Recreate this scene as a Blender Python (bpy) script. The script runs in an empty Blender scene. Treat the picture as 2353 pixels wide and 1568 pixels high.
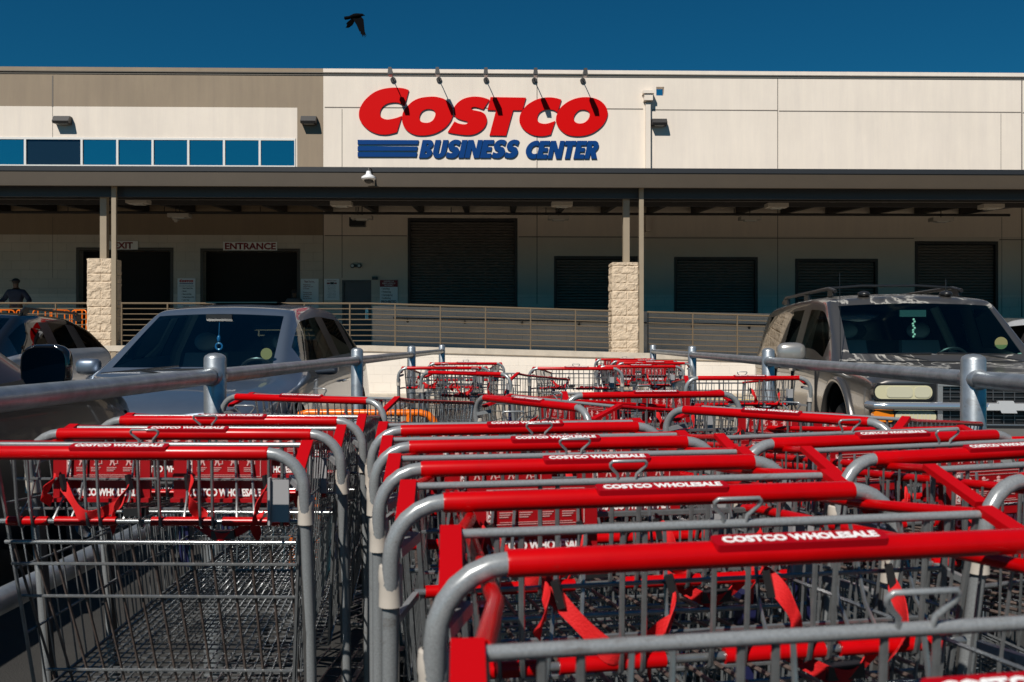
import bpy, bmesh, math, random
from mathutils import Vector, Matrix
R = math.radians
random.seed(7)
sc = bpy.context.scene
COL = sc.collection
# ------------------------------------------------------------------ camera
F = 2060.0; CX, CY = 1176.5, 785.0; CAMZ = 1.25      # picture measured 2353 px wide
cd = bpy.data.cameras.new('camera'); cam = bpy.data.objects.new('camera', cd); COL.objects.link(cam)
cam.location = (0, 0, CAMZ); cam.rotation_euler = (R(90), 0, 0)
cd.sensor_width = 36; cd.lens = 36 * F / 2353.0; cd.clip_start = .05; cd.clip_end = 2000
cd.dof.use_dof = True; cd.dof.focus_distance = 6.0; cd.dof.aperture_fstop = 13
sc.camera = cam
# ------------------------------------------------------------------ light
sunv = Vector((-.445, -.90, 1.06)).normalized()
el = math.asin(sunv.z); az = math.atan2(sunv.x, sunv.y)
w = bpy.data.worlds.new('World'); sc.world = w; w.use_nodes = True
nt = w.node_tree; bg = nt.nodes['Background']
sky = nt.nodes.new('ShaderNodeTexSky'); sky.sky_type = 'NISHITA'; sky.sun_disc = False
sky.sun_elevation = el; sky.sun_rotation = az; sky.air_density = 1.0; sky.dust_density = .3; sky.ozone_density = 3.0
gm = nt.nodes.new('ShaderNodeMixRGB'); gm.blend_type = 'MULTIPLY'; gm.inputs[0].default_value = 1
gm.inputs[2].default_value = (.07, .61, .84, 1)
nt.links.new(sky.outputs[0], gm.inputs[1]); nt.links.new(gm.outputs[0], bg.inputs[0]); bg.inputs[1].default_value = .05
sl = bpy.data.lights.new('sun', 'SUN'); sl.energy = 5.0; sl.angle = R(.53); sl.color = (1, .94, .86)
so = bpy.data.objects.new('sun', sl); COL.objects.link(so); so.rotation_euler = sunv.to_track_quat('Z', 'Y').to_euler(); so.location = (0, 0, 30)
sc.view_settings.view_transform = 'Standard'; sc.view_settings.look = 'None'; sc.view_settings.exposure = .0
sc.view_settings.gamma = 1; sc.view_settings.use_curve_mapping = False
sc.render.engine = 'CYCLES'; sc.cycles.max_bounces = 7; sc.cycles.transparent_max_bounces = 12
sc.cycles.caustics_reflective = False; sc.cycles.caustics_refractive = False; sc.cycles.sample_clamp_indirect = 6

# ------------------------------------------------------------------ materials
MATS = {}
def mat(name, col, rough=.5, metal=0, spec=.5, coat=0, bump=None, var=None, speck=None, tr=None, emit=None):
    if name in MATS: return MATS[name]
    m = bpy.data.materials.new(name); m.use_nodes = True; t = m.node_tree; b = t.nodes['Principled BSDF']
    b.inputs['Base Color'].default_value = (*col, 1); b.inputs['Roughness'].default_value = rough
    b.inputs['Metallic'].default_value = metal; b.inputs['Specular IOR Level'].default_value = spec
    b.inputs['Coat Weight'].default_value = coat; b.inputs['Coat Roughness'].default_value = .03
    if emit: b.inputs['Emission Color'].default_value = (*emit, 1); b.inputs['Emission Strength'].default_value = 1
    tc = t.nodes.new('ShaderNodeTexCoord')
    if var:                                        # (scale, amount, second colour factor)
        n = t.nodes.new('ShaderNodeTexNoise'); n.inputs['Scale'].default_value = var[0]; n.inputs['Detail'].default_value = 8; n.inputs['Roughness'].default_value = .65
        t.links.new(tc.outputs['Object'], n.inputs['Vector'])
        r = t.nodes.new('ShaderNodeValToRGB'); lo = [max(0, c * (1 - var[1])) for c in col]; hi = [min(1, c * (1 + var[1])) for c in col]
        r.color_ramp.elements[0].position = .3; r.color_ramp.elements[1].position = .7
        r.color_ramp.elements[0].color = (*lo, 1); r.color_ramp.elements[1].color = (*hi, 1)
        t.links.new(n.outputs['Fac'], r.inputs[0]); t.links.new(r.outputs[0], b.inputs['Base Color'])
    if bump:
        n = t.nodes.new('ShaderNodeTexNoise'); n.inputs['Scale'].default_value = bump[0]; n.inputs['Detail'].default_value = 5
        t.links.new(tc.outputs['Object'], n.inputs['Vector'])
        bp = t.nodes.new('ShaderNodeBump'); bp.inputs['Strength'].default_value = bump[1]; bp.inputs['Distance'].default_value = bump[2] if len(bump) > 2 else .01
        t.links.new(n.outputs['Fac'], bp.inputs['Height']); t.links.new(bp.outputs[0], b.inputs['Normal'])
    MATS[name] = m; return m
def streak(m, amt=.10):
    t = m.node_tree; b = t.nodes['Principled BSDF']; src = b.inputs['Base Color'].links[0].from_socket
    tc = t.nodes.new('ShaderNodeTexCoord'); mp = t.nodes.new('ShaderNodeMapping'); mp.inputs['Scale'].default_value = (2.2, 2.2, .22)
    n = t.nodes.new('ShaderNodeTexNoise'); n.inputs['Scale'].default_value = 1.5; n.inputs['Detail'].default_value = 9; n.inputs['Roughness'].default_value = .7
    t.links.new(tc.outputs['Object'], mp.inputs[0]); t.links.new(mp.outputs[0], n.inputs['Vector'])
    r = t.nodes.new('ShaderNodeValToRGB'); r.color_ramp.elements[0].position = .30; r.color_ramp.elements[1].position = .62
    r.color_ramp.elements[0].color = (1 - amt, 1 - amt, 1 - amt * .8, 1); r.color_ramp.elements[1].color = (1, 1, 1, 1)
    mx = t.nodes.new('ShaderNodeMixRGB'); mx.blend_type = 'MULTIPLY'; mx.inputs[0].default_value = 1
    t.links.new(n.outputs['Fac'], r.inputs[0]); t.links.new(src, mx.inputs[1]); t.links.new(r.outputs[0], mx.inputs[2]); t.links.new(mx.outputs[0], b.inputs['Base Color']); return m
def block_mat(name, col, bw, bh, var=.04, rough=.8, dark=.8, depth=.006):
    if name in MATS: return MATS[name]
    m = mat(name, col, rough); t = m.node_tree; b = t.nodes['Principled BSDF']
    tc = t.nodes.new('ShaderNodeTexCoord'); mp = t.nodes.new('ShaderNodeMapping'); mp.inputs['Rotation'].default_value = (R(90), 0, 0)
    br = t.nodes.new('ShaderNodeTexBrick'); br.inputs['Scale'].default_value = 1; br.inputs['Brick Width'].default_value = bw; br.inputs['Row Height'].default_value = bh
    br.inputs['Mortar Size'].default_value = .007; br.inputs['Mortar Smooth'].default_value = .3
    br.inputs['Color1'].default_value = (*[c * (1 + var) for c in col], 1); br.inputs['Color2'].default_value = (*[c * (1 - var) for c in col], 1)
    br.inputs['Mortar'].default_value = (*[c * dark for c in col], 1)
    sep = t.nodes.new('ShaderNodeSeparateXYZ'); cmb = t.nodes.new('ShaderNodeCombineXYZ')
    t.links.new(tc.outputs['Object'], sep.inputs[0]); t.links.new(sep.outputs[0], cmb.inputs[0]); t.links.new(sep.outputs[2], cmb.inputs[1])
    t.links.new(cmb.outputs[0], br.inputs['Vector']); 
    n = t.nodes.new('ShaderNodeTexNoise'); n.inputs['Scale'].default_value = 1.3; n.inputs['Detail'].default_value = 9; t.links.new(tc.outputs['Object'], n.inputs['Vector'])
    mx = t.nodes.new('ShaderNodeMixRGB'); mx.blend_type = 'MULTIPLY'; mx.inputs[0].default_value = .25
    t.links.new(br.outputs['Color'], mx.inputs[1]); t.links.new(n.outputs['Fac'], mx.inputs[2]); t.links.new(mx.outputs[0], b.inputs['Base Color'])
    bp = t.nodes.new('ShaderNodeBump'); bp.inputs['Distance'].default_value = depth; bp.inputs['Strength'].default_value = .7; bp.invert = True
    t.links.new(br.outputs['Fac'], bp.inputs['Height']); t.links.new(bp.outputs[0], b.inputs['Normal'])
    return m
def glass_mat(name, tint, refl=1.0, ior=1.5):
    if name in MATS: return MATS[name]
    m = bpy.data.materials.new(name); m.use_nodes = True; t = m.node_tree; t.nodes.remove(t.nodes['Principled BSDF']); o = t.nodes['Material Output']
    tr = t.nodes.new('ShaderNodeBsdfTransparent'); tr.inputs[0].default_value = (*tint, 1)
    gl = t.nodes.new('ShaderNodeBsdfGlossy'); gl.inputs['Roughness'].default_value = .01; gl.inputs[0].default_value = (refl, refl, refl, 1)
    fr = t.nodes.new('ShaderNodeFresnel'); fr.inputs[0].default_value = ior
    mx = t.nodes.new('ShaderNodeMixShader'); t.links.new(fr.outputs[0], mx.inputs[0]); t.links.new(tr.outputs[0], mx.inputs[1]); t.links.new(gl.outputs[0], mx.inputs[2])
    t.links.new(mx.outputs[0], o.inputs[0]); MATS[name] = m; return m
CREAM = (.80, .715, .615)
M_cream = mat('painted_concrete_cream', CREAM, .85, var=(.35, .05), bump=(60, .25, .004))
M_brown = mat('painted_concrete_brown', (.30, .235, .165), .85, var=(.35, .07), bump=(60, .25, .004))
streak(M_cream, .09); streak(M_brown, .14)
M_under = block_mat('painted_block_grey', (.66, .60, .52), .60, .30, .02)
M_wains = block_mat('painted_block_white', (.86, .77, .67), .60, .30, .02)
M_joint = mat('joint_sealant', (.16, .14, .12), .9)
M_frame = mat('window_frame_white', (.72, .71, .68), .4)
M_skyglass = mat('reflective_window_glass', (.20, .47, .50), .04, 1.0, bump=(1.5, .12, .02))
M_darkpane = mat('darkened_pane', (.02, .05, .08), .05, .6)  # pane colour darkened to stand for the unlit interior behind it
M_dark = mat('unlit_room_black', (.012, .011, .010), .9)
M_fascia = mat('fascia_brown_paint', (.062, .046, .030), .5, var=(2, .06))
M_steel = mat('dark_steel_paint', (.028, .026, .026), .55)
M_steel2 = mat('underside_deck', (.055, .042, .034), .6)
M_post = mat('tan_steel_paint', (.30, .245, .175), .45, var=(3, .06))
M_rail = mat('tan_rail_paint', (.15, .11, .068), .4)
M_cap = mat('concrete_cap', (.52, .46, .38), .85, var=(3, .16), bump=(40, .3, .004))
M_wblock = block_mat('white_block_wall', (.86, .79, .70), .42, .21, .015, dark=.94, depth=.003)
M_guard = block_mat('grey_guard_block', (.50, .48, .45), .42, .21, .02)
M_door = mat('roll_door_slats', (.21, .19, .175), .5)
M_manp = mat('steel_door_grey', (.10, .10, .105), .5, var=(2, .1))
M_galv = mat('galvanised_steel', (.42, .45, .47), .38, .75, var=(14, .28), bump=(90, .15, .002))
M_cart = mat('cart_grey_coating', (.27, .285, .292), .27, .25, spec=.6, var=(420, .20))
M_wire = mat('cart_wire', (.25, .262, .268), .2, .65, spec=.6, var=(60, .2))
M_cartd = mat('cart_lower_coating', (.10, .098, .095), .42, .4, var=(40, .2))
M_rust = mat('cart_worn_wire', (.14, .105, .09), .5, .3, var=(50, .5))
M_red = mat('red_plastic', (.47, .0008, .002), .27, spec=.28, bump=(300, .03, .001), var=(14, .13))
M_redm = mat('red_vinyl', (.44, .0015, .004), .5, spec=.12)
M_redd = mat('dark_red_label', (.34, .0015, .006), .4, spec=.2)
M_panel = mat('red_seat_panel', (.30, .003, .006), .35, var=(8, .15))
M_white = mat('white_print', (.78, .77, .76), .5)
M_grime = mat('faded_print', (.62, .35, .34), .5)
def scuff(m, col, lo=.60, hi=.66, sc=34):
    t = m.node_tree; b = t.nodes['Principled BSDF']; src = b.inputs['Base Color'].links[0].from_socket; tc = t.nodes.new('ShaderNodeTexCoord')
    mp = t.nodes.new('ShaderNodeMapping'); mp.inputs['Scale'].default_value = (.35, 1, 1); n = t.nodes.new('ShaderNodeTexNoise'); n.inputs['Scale'].default_value = sc; n.inputs['Detail'].default_value = 10; n.inputs['Roughness'].default_value = .75
    oi = t.nodes.new('ShaderNodeObjectInfo'); ad = t.nodes.new('ShaderNodeVectorMath'); ad.operation = 'ADD'; t.links.new(tc.outputs['Object'], ad.inputs[0]); t.links.new(oi.outputs['Location'], ad.inputs[1])
    t.links.new(ad.outputs[0], mp.inputs[0]); t.links.new(mp.outputs[0], n.inputs['Vector']); r = t.nodes.new('ShaderNodeValToRGB'); r.color_ramp.elements[0].position = lo; r.color_ramp.elements[1].position = hi
    t.links.new(n.outputs['Fac'], r.inputs[0]); mx = t.nodes.new('ShaderNodeMixRGB'); mx.inputs[2].default_value = (*col, 1); t.links.new(r.outputs[0], mx.inputs[0]); t.links.new(src, mx.inputs[1]); t.links.new(mx.outputs[0], b.inputs['Base Color'])
scuff(M_red, (.26, .012, .012), .62, .72); scuff(M_cart, (.13, .11, .095), .60, .70, 26); scuff(M_galv, (.30, .27, .24), .60, .72, 7)
M_collar = mat('beige_plastic', (.50, .45, .39), .55, var=(30, .08))
M_strap = mat('red_webbing', (.60, .004, .006), .75, bump=(400, .5, .002))
M_black = mat('black_plastic', (.014, .014, .015), .35)
M_navy = mat('navy_plastic', (.012, .014, .06), .4)
M_orange = mat('orange_paint', (.85, .17, .005), .3)
M_tyre = mat('tyre_rubber', (.018, .018, .018), .85, bump=(60, .5, .004))
M_chrome = mat('chrome', (.82, .83, .84), .13, .85)
M_alloy = mat('alloy_rim', (.45, .45, .46), .25, .9)
M_asph = mat('asphalt', (.026, .025, .023), .92, var=(1.2, .35), bump=(120, .6, .01))
M_line = mat('white_road_paint', (.62, .61, .58), .8, var=(20, .2))
M_yell = mat('yellow_paint', (.70, .46, .03), .7, var=(20, .15))
M_conc = mat('concrete_slab', (.44, .37, .28), .9, var=(1.5, .12), bump=(60, .3, .006))
M_signred = mat('sign_red', (.62, .0005, .001), .5, spec=.1)
M_signblue = mat('sign_blue', (.002, .045, .19), .5, spec=.1)
M_lampb = mat('lamp_bronze', (.035, .033, .032), .45)
M_fix = mat('fixture_grey', (.42, .39, .35), .5)
M_clear = mat('lens_plastic', (.5, .5, .48), .2)
M_signw = mat('sign_board_white', (.90, .90, .90), .45)
M_maroon = mat('sign_maroon', (.22, .012, .02), .5)
M_bltext = mat('sign_black', (.015, .015, .018), .5)
M_crow = mat('crow_feathers', (.003, .003, .004), .95, spec=.05)
M_skin = mat('skin', (.10, .055, .035), .6)
M_shirt = mat('navy_shirt', (.022, .028, .05), .8, var=(10, .2))
M_trou = mat('dark_trousers', (.02, .02, .025), .85)
M_hat = mat('dark_cap', (.02, .018, .02), .8)
M_int = mat('car_interior_grey', (.32, .34, .35), .7)
M_intl = mat('car_interior_light', (.16, .18, .18), .8)
M_wglass = glass_mat('windshield_glass', (.72, .95, .97), 1.0, 1.75)
M_wglass2 = glass_mat('windshield_glass_dark', (.60, .88, .86), .9, 1.55)
M_sglass = glass_mat('privacy_glass', (.03, .035, .04), .9, 1.55)
M_sglassl = glass_mat('side_glass', (.55, .62, .62), .9, 1.5)
M_lamp = mat('yellowed_headlight_lens', (.58, .55, .36), .14, spec=.8, coat=.6)
M_amber = mat('amber_lens', (.80, .22, .01), .15, coat=.5)

def paint(name, col, metal=.5, peel=False, rough=.3):
    m = mat(name, col, rough, metal, coat=1.0, var=(6, .05))
    t = m.node_tree; b = t.nodes['Principled BSDF']
    if not peel:
        return m
    tc = t.nodes.new('ShaderNodeTexCoord')
    n = t.nodes.new('ShaderNodeTexNoise'); n.inputs['Scale'].default_value = 2.1; n.inputs['Detail'].default_value = 6; n.inputs['Distortion'].default_value = .8; n.inputs['Roughness'].default_value = .55
    t.links.new(tc.outputs['Object'], n.inputs['Vector'])
    r = t.nodes.new('ShaderNodeValToRGB'); cr = r.color_ramp
    cr.elements[0].position = .485; cr.elements[0].color = (0, 0, 0, 1)
    cr.elements[1].position = .500; cr.elements[1].color = (1, 1, 1, 1)
    e = cr.elements.new(.515); e.color = (1, 1, 1, 1); e = cr.elements.new(.535); e.color = (.25, .25, .25, 1); e = cr.elements.new(.60); e.color = (.0, .0, .0, 1)
    t.links.new(n.outputs['Fac'], r.inputs[0])
    g = t.nodes.new('ShaderNodeNewGeometry'); sp = t.nodes.new('ShaderNodeSeparateXYZ'); t.links.new(g.outputs['Normal'], sp.inputs[0])
    th = t.nodes.new('ShaderNodeMath'); th.operation = 'GREATER_THAN'; th.inputs[1].default_value = .80; t.links.new(sp.outputs[2], th.inputs[0])
    mu = t.nodes.new('ShaderNodeMath'); mu.operation = 'MULTIPLY'; t.links.new(r.outputs[0], mu.inputs[0]); t.links.new(th.outputs[0], mu.inputs[1])
    mx = t.nodes.new('ShaderNodeMixRGB'); mx.inputs[1].default_value = (*col, 1); mx.inputs[2].default_value = (.48, .46, .42, 1)
    t.links.new(mu.outputs[0], mx.inputs[0]); t.links.new(mx.outputs[0], b.inputs['Base Color'])
    s1 = t.nodes.new('ShaderNodeMath'); s1.operation = 'MULTIPLY_ADD'; s1.inputs[1].default_value = .5; s1.inputs[2].default_value = .30
    t.links.new(mu.outputs[0], s1.inputs[0]); t.links.new(s1.outputs[0], b.inputs['Roughness'])
    s2 = t.nodes.new('ShaderNodeMath'); s2.operation = 'SUBTRACT'; s2.inputs[0].default_value = 1; t.links.new(mu.outputs[0], s2.inputs[1])
    s3 = t.nodes.new('ShaderNodeMath'); s3.operation = 'MULTIPLY_ADD'; s3.inputs[1].default_value = -.7; s3.inputs[2].default_value = 1.0; t.links.new(th.outputs[0], s3.inputs[0])
    s4 = t.nodes.new('ShaderNodeMath'); s4.operation = 'MULTIPLY'; t.links.new(s2.outputs[0], s4.inputs[0]); t.links.new(s3.outputs[0], s4.inputs[1]); t.links.new(s4.outputs[0], b.inputs['Coat Weight'])
    return m
P_blue = paint('slate_blue_car_paint', (.21, .255, .32), .8, rough=.42)
P_tan = paint('taupe_car_paint', (.165, .155, .145), .75, peel=True)
P_navy = paint('dark_navy_car_paint', (.006, .008, .013), .0, rough=.3)
P_white = paint('white_car_paint', (.62, .64, .67), .1)
P_navy.node_tree.nodes['Principled BSDF'].inputs['Coat Weight'].default_value = .35
P_gblk = paint('gloss_black_car_paint', (.008, .008, .009), .0, rough=.1)

# ------------------------------------------------------------------ mesh helpers
class MB:
    def __init__(s): s.v = []; s.f = []; s.m = []
    def add(s, vs, fs, mi=0):
        o = len(s.v); s.v += [tuple(v) for v in vs]; s.f += [tuple(i + o for i in f) for f in fs]; s.m += [mi] * len(fs); return s
    def box(s, x0, x1, y0, y1, z0, z1, mi=0):
        return s.add([(x0, y0, z0), (x1, y0, z0), (x1, y1, z0), (x0, y1, z0), (x0, y0, z1), (x1, y0, z1), (x1, y1, z1), (x0, y1, z1)],
                     [(0, 3, 2, 1), (4, 5, 6, 7), (0, 1, 5, 4), (1, 2, 6, 5), (2, 3, 7, 6), (3, 0, 4, 7)], mi)
    def bar(s, a, b, wx, wz, mi=0, up=(0, 0, 1)):
        a = Vector(a); b = Vector(b); d = (b - a).normalized(); u = Vector(up); x = d.cross(u).normalized(); u = x.cross(d)
        vs = []
        for p in (a, b):
            for sx, sz in ((-1, -1), (1, -1), (1, 1), (-1, 1)): vs.append(p + x * sx * wx / 2 + u * sz * wz / 2)
        return s.add(vs, [(3, 2, 1, 0), (4, 5, 6, 7), (0, 1, 5, 4), (1, 2, 6, 5), (2, 3, 7, 6), (3, 0, 4, 7)], mi)
    def tube(s, pts, r, n=6, closed=False, mi=0, cap=True):
        P = [Vector(p) for p in pts]; N = len(P); rs = r if isinstance(r, (list, tuple)) else [r] * N
        vs = []; prev = None
        for i in range(N):
            if closed: d = P[(i + 1) % N] - P[i - 1]
            elif i == 0: d = P[1] - P[0]
            elif i == N - 1: d = P[-1] - P[-2]
            else: d = (P[i + 1] - P[i]).normalized() + (P[i] - P[i - 1]).normalized()
            d.normalize()
            if prev is None:
                a = Vector((0, 0, 1)) if abs(d.z) < .9 else Vector((1, 0, 0)); u = d.cross(a).normalized()
            else: u = (prev - d * prev.dot(d)).normalized()
            prev = u; q = d.cross(u)
            for k in range(n):
                t = 2 * math.pi * (k + .5) / n; vs.append(P[i] + (u * math.cos(t) + q * math.sin(t)) * rs[i])
        fs = []
        for i in range(N if closed else N - 1):
            j = (i + 1) % N
            for k in range(n): fs.append((i * n + k, i * n + (k + 1) % n, j * n + (k + 1) % n, j * n + k))
        if not closed and cap: fs.append(tuple(range(n - 1, -1, -1))); fs.append(tuple((N - 1) * n + k for k in range(n)))
        return s.add(vs, fs, mi)
    def lathe(s, prof, c=(0, 0, 0), axis='z', n=24, mi=0):
        vs = []
        for r, h in prof:
            for k in range(n):
                t = 2 * math.pi * k / n; a, b = r * math.cos(t), r * math.sin(t)
                vs.append({'z': (c[0] + a, c[1] + b, c[2] + h), 'x': (c[0] + h, c[1] + a, c[2] + b), 'y': (c[0] + b, c[1] + h, c[2] + a)}[axis])
        fs = []
        for i in range(len(prof) - 1):
            for k in range(n): fs.append((i * n + k, i * n + (k + 1) % n, (i + 1) * n + (k + 1) % n, (i + 1) * n + k))
        return s.add(vs, fs, mi)
    def prism(s, poly, y0, y1, mi=0):                # poly in x,z ; counter-clockwise seen from -y
        n = len(poly); vs = [(x, y0, z) for x, z in poly] + [(x, y1, z) for x, z in poly]
        fs = [tuple(range(n)), tuple(range(2 * n - 1, n - 1, -1))] + [(i, i + n, (i + 1) % n + n, (i + 1) % n) for i in range(n)]
        return s.add(vs, fs, mi)
    def sphere(s, c, rx, ry, rz, mi=0, nu=14, nv=9):
        vs = []; fs = []
        for i in range(nv + 1):
            ph = math.pi * i / nv
            for k in range(nu):
                t = 2 * math.pi * k / nu; vs.append((c[0] + rx * math.sin(ph) * math.cos(t), c[1] + ry * math.sin(ph) * math.sin(t), c[2] + rz * math.cos(ph)))
        for i in range(nv):
            for k in range(nu): fs.append((i * nu + k, (i + 1) * nu + k, (i + 1) * nu + (k + 1) % nu, i * nu + (k + 1) % nu))
        return s.add(vs, fs, mi)
    def mesh(s, name, mats, smooth=40):
        me = bpy.data.meshes.new(name); me.from_pydata(s.v, [], s.f)
        for m in (mats if isinstance(mats, (list, tuple)) else [mats]): me.materials.append(m)
        me.polygons.foreach_set('material_index', s.m)
        if smooth:
            me.polygons.foreach_set('use_smooth', [True] * len(s.f)); me.set_sharp_from_angle(angle=R(smooth))
        me.update(); return me
    def build(s, name, mats, parent=None, smooth=40, loc=None): return link(name, s.mesh(name, mats, smooth), parent, loc)
def link(name, me, parent=None, loc=None):
    o = bpy.data.objects.new(name, me); COL.objects.link(o); o.parent = parent
    if loc: o.location = loc
    return o
def tag(o, label=None, cat=None, group=None, kind=None):
    if label: o['label'] = label
    if cat: o['category'] = cat
    if group: o['group'] = group
    if kind: o['kind'] = kind
    return o
def empty(name, loc, rz=0, label=None, cat=None, group=None):
    o = bpy.data.objects.new(name, None); COL.objects.link(o); o.location = loc; o.rotation_euler = (0, 0, rz); o.empty_display_size = .2
    return tag(o, label, cat, group)
def kids(o): return [c for c in COL.objects if c.parent == o]
def copy_tree(o, parent=None):
    c = o.copy(); COL.objects.link(c); c.parent = parent
    for ch in KID.get(o, None) or kids(o): copy_tree(ch, c)
    return c
KID = {}
def evaluated(o):
    dg = bpy.context.evaluated_depsgraph_get(); dg.update(); return bpy.data.meshes.new_from_object(o.evaluated_get(dg))
def arc(c, r, a0, a1, n, ax=(1, 0, 0), ay=(0, 0, 1)):
    c = Vector(c); ax = Vector(ax); ay = Vector(ay)
    return [c + ax * r * math.cos(a0 + (a1 - a0) * i / n) + ay * r * math.sin(a0 + (a1 - a0) * i / n) for i in range(n + 1)]
TXT = {}
def text_mesh(body, size, bold=0., shear=0., ext=0., mtl=None, xs=1., space=1., align='CENTER', res=3):
    """flat text in the local x/z plane facing -y, cap height = size"""
    key = (body, size, bold, shear, ext, mtl.name, xs, space, align)
    if key in TXT: return TXT[key]
    c = bpy.data.curves.new('text', 'FONT'); c.body = body; c.size = size / .70; c.offset = bold * size; c.shear = shear; c.extrude = ext
    c.align_x = align; c.space_character = space; c.resolution_u = res; c.space_line = .9
    o = bpy.data.objects.new('text', c); COL.objects.link(o); me = evaluated(o); bpy.data.objects.remove(o); 
    me.transform(Matrix.Rotation(R(90), 4, 'X') @ Matrix.Diagonal((xs, 1, 1, 1)))
    me.materials.clear(); me.materials.append(mtl); TXT[key] = me; return me
def spline(pts):
    """closed outline, corner points flagged with a third item"""
    n = len(pts); out = []
    P = [Vector((p[0], p[1])) for p in pts]; C = [len(p) > 2 for p in pts]
    for i in range(n):
        a, b = P[i], P[(i + 1) % n]; p0 = a if C[i] else P[i - 1]; p3 = b if C[(i + 1) % n] else P[(i + 2) % n]
        if C[i] and C[(i + 1) % n]: out.append(a); continue
        for k in range(5):
            t = k / 5; out.append(.5 * ((2 * a) + (b - p0) * t + (2 * p0 - 5 * a + 4 * b - p3) * t * t + (3 * a - p0 - 3 * b + p3) * t ** 3))
    return [(p.x, p.y) for p in out]
def plate(loops, ext, mats, name='plate'):
    """filled 2-D loops (x,z) extruded; first material faces"""
    c = bpy.data.curves.new(name, 'CURVE'); c.dimensions = '2D'; c.fill_mode = 'BOTH'; c.extrude = ext
    for lp in loops:
        s = c.splines.new('POLY'); s.points.add(len(lp) - 1)
        for p, q in zip(s.points, lp): p.co = (q[0], q[1], 0, 1)
        s.use_cyclic_u = True
    o = bpy.data.objects.new(name, c); COL.objects.link(o); me = evaluated(o); bpy.data.objects.remove(o)
    me.transform(Matrix.Rotation(R(90), 4, 'X')); me.materials.clear(); me.materials.append(mats); return me
def strip(mb, pts, wdir, wid, mi=0):
    P = [Vector(p) for p in pts]; vs = []; fs = []
    W = wdir if isinstance(wdir, list) else [wdir] * len(P)
    for p, d in zip(P, W):
        d = Vector(d).normalized(); vs += [p - d * wid / 2, p + d * wid / 2]
    for i in range(len(P) - 1): fs.append((2 * i, 2 * i + 1, 2 * i + 3, 2 * i + 2))
    n = len(P); t = .0012
    nv = []
    for i, v in enumerate(vs):
        k = i // 2; d = (P[min(k + 1, n - 1)] - P[max(k - 1, 0)]).normalized(); nn = d.cross(Vector(W[k])).normalized(); nv.append(v + nn * t)
    m = len(vs); F2 = [(a + m, d + m, c + m, b + m) for a, b, c, d in fs]
    E = [(2 * i, 2 * i + 2, 2 * i + 2 + m, 2 * i + m) for i in range(n - 1)] + [(2 * i + 3, 2 * i + 1, 2 * i + 1 + m, 2 * i + 3 + m) for i in range(n - 1)]
    mb.add(vs + nv, fs + F2 + E, mi)

# ------------------------------------------------------------------ ground
def gz(y): t = min(1, max(0, (y - 9) / 11)); return -.17 * t * t * (3 - 2 * t)
g = MB(); ys = [-400, -60, -20, -5, 0, 3, 6, 9, 10.5, 12, 13.5, 15, 16.5, 18, 20, 24, 60, 600]; xs = [-600, -60, -20, 0, 20, 60, 600]
g.add([(x, y, gz(y)) for y in ys for x in xs], [(i * 7 + j, i * 7 + j + 1, i * 7 + j + 8, i * 7 + j + 7) for i in range(len(ys) - 1) for j in range(6)])
tag(g.build('ground', M_asph, smooth=0), 'dark asphalt parking lot under the carts and cars', 'ground', kind='structure')
def ground_strip(name, x0, x1, y0, y1, m, h=.004):
    mb = MB(); n = max(1, int((y1 - y0) / 1.5)); vs = []
    for i in range(n + 1):
        y = y0 + (y1 - y0) * i / n; vs += [(x0, y, gz(y) + h), (x1, y, gz(y) + h)]
    return mb.add(vs, [(2 * i, 2 * i + 1, 2 * i + 3, 2 * i + 2) for i in range(n)]).build(name, m, smooth=0)
for x in (-1.55, 2.05, -4.55, 5.2, -8.9, 8.2):
    tag(ground_strip('parking_line', x - .05, x + .05, .5 if abs(x) > 3 else 12.2, 14.8, M_line), 'white painted parking bay line on the asphalt', 'road marking', 'parking bay lines', 'structure')

mb = MB(); ya = [12.4, 14, 16, 18, 20, 21.55]  # pale slab added to bounce warm sunlight into the canopy shade
mb.add([(x, y, gz(y) + .008) for y in ya for x in (-34, 34)], [(2 * i, 2 * i + 1, 2 * i + 3, 2 * i + 2) for i in range(5)])
tag(mb.build('bounce_apron', mat('bounce_concrete', (.37, .31, .24), .9, var=(.8, .12), bump=(60, .3, .006)), smooth=0), 'added pale concrete apron bouncing sunlight up under the canopy', 'pavement', kind='structure')

# ------------------------------------------------------------------ building frame
PHI = math.atan(.021); D0 = 29.9
BR = (0, D0, 0)
def W(px, py, o=0.):
    a = (px - CX) / F; b = (CY - py) / F; cp, sp = math.cos(PHI), math.sin(PHI)
    t = (D0 * cp - o) / (cp - sp * a); dx = t * a; dy = t - D0
    return (cp * dx + sp * dy, CAMZ + t * b)
def Wx(px, o=0.): return W(px, CY, o)[0]
def Wz(px, py, o=0.): return W(px, py, o)[1]
def bempty(name, lx, o, z, label, cat, group=None):  # an Empty standing at a place given along the facade
    cp, sp = math.cos(PHI), math.sin(PHI); e = empty(name, (cp * lx + sp * o, D0 + sp * lx - cp * o, z), PHI, label, cat, group); return e
bld = empty('warehouse_building', BR, PHI, 'long cream and brown concrete warehouse behind the parking lot', 'building')
XL, XR = -34., 34.
ZT = Wz(1176, 170.5)
FL = 1.12                                             # dock floor
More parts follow.
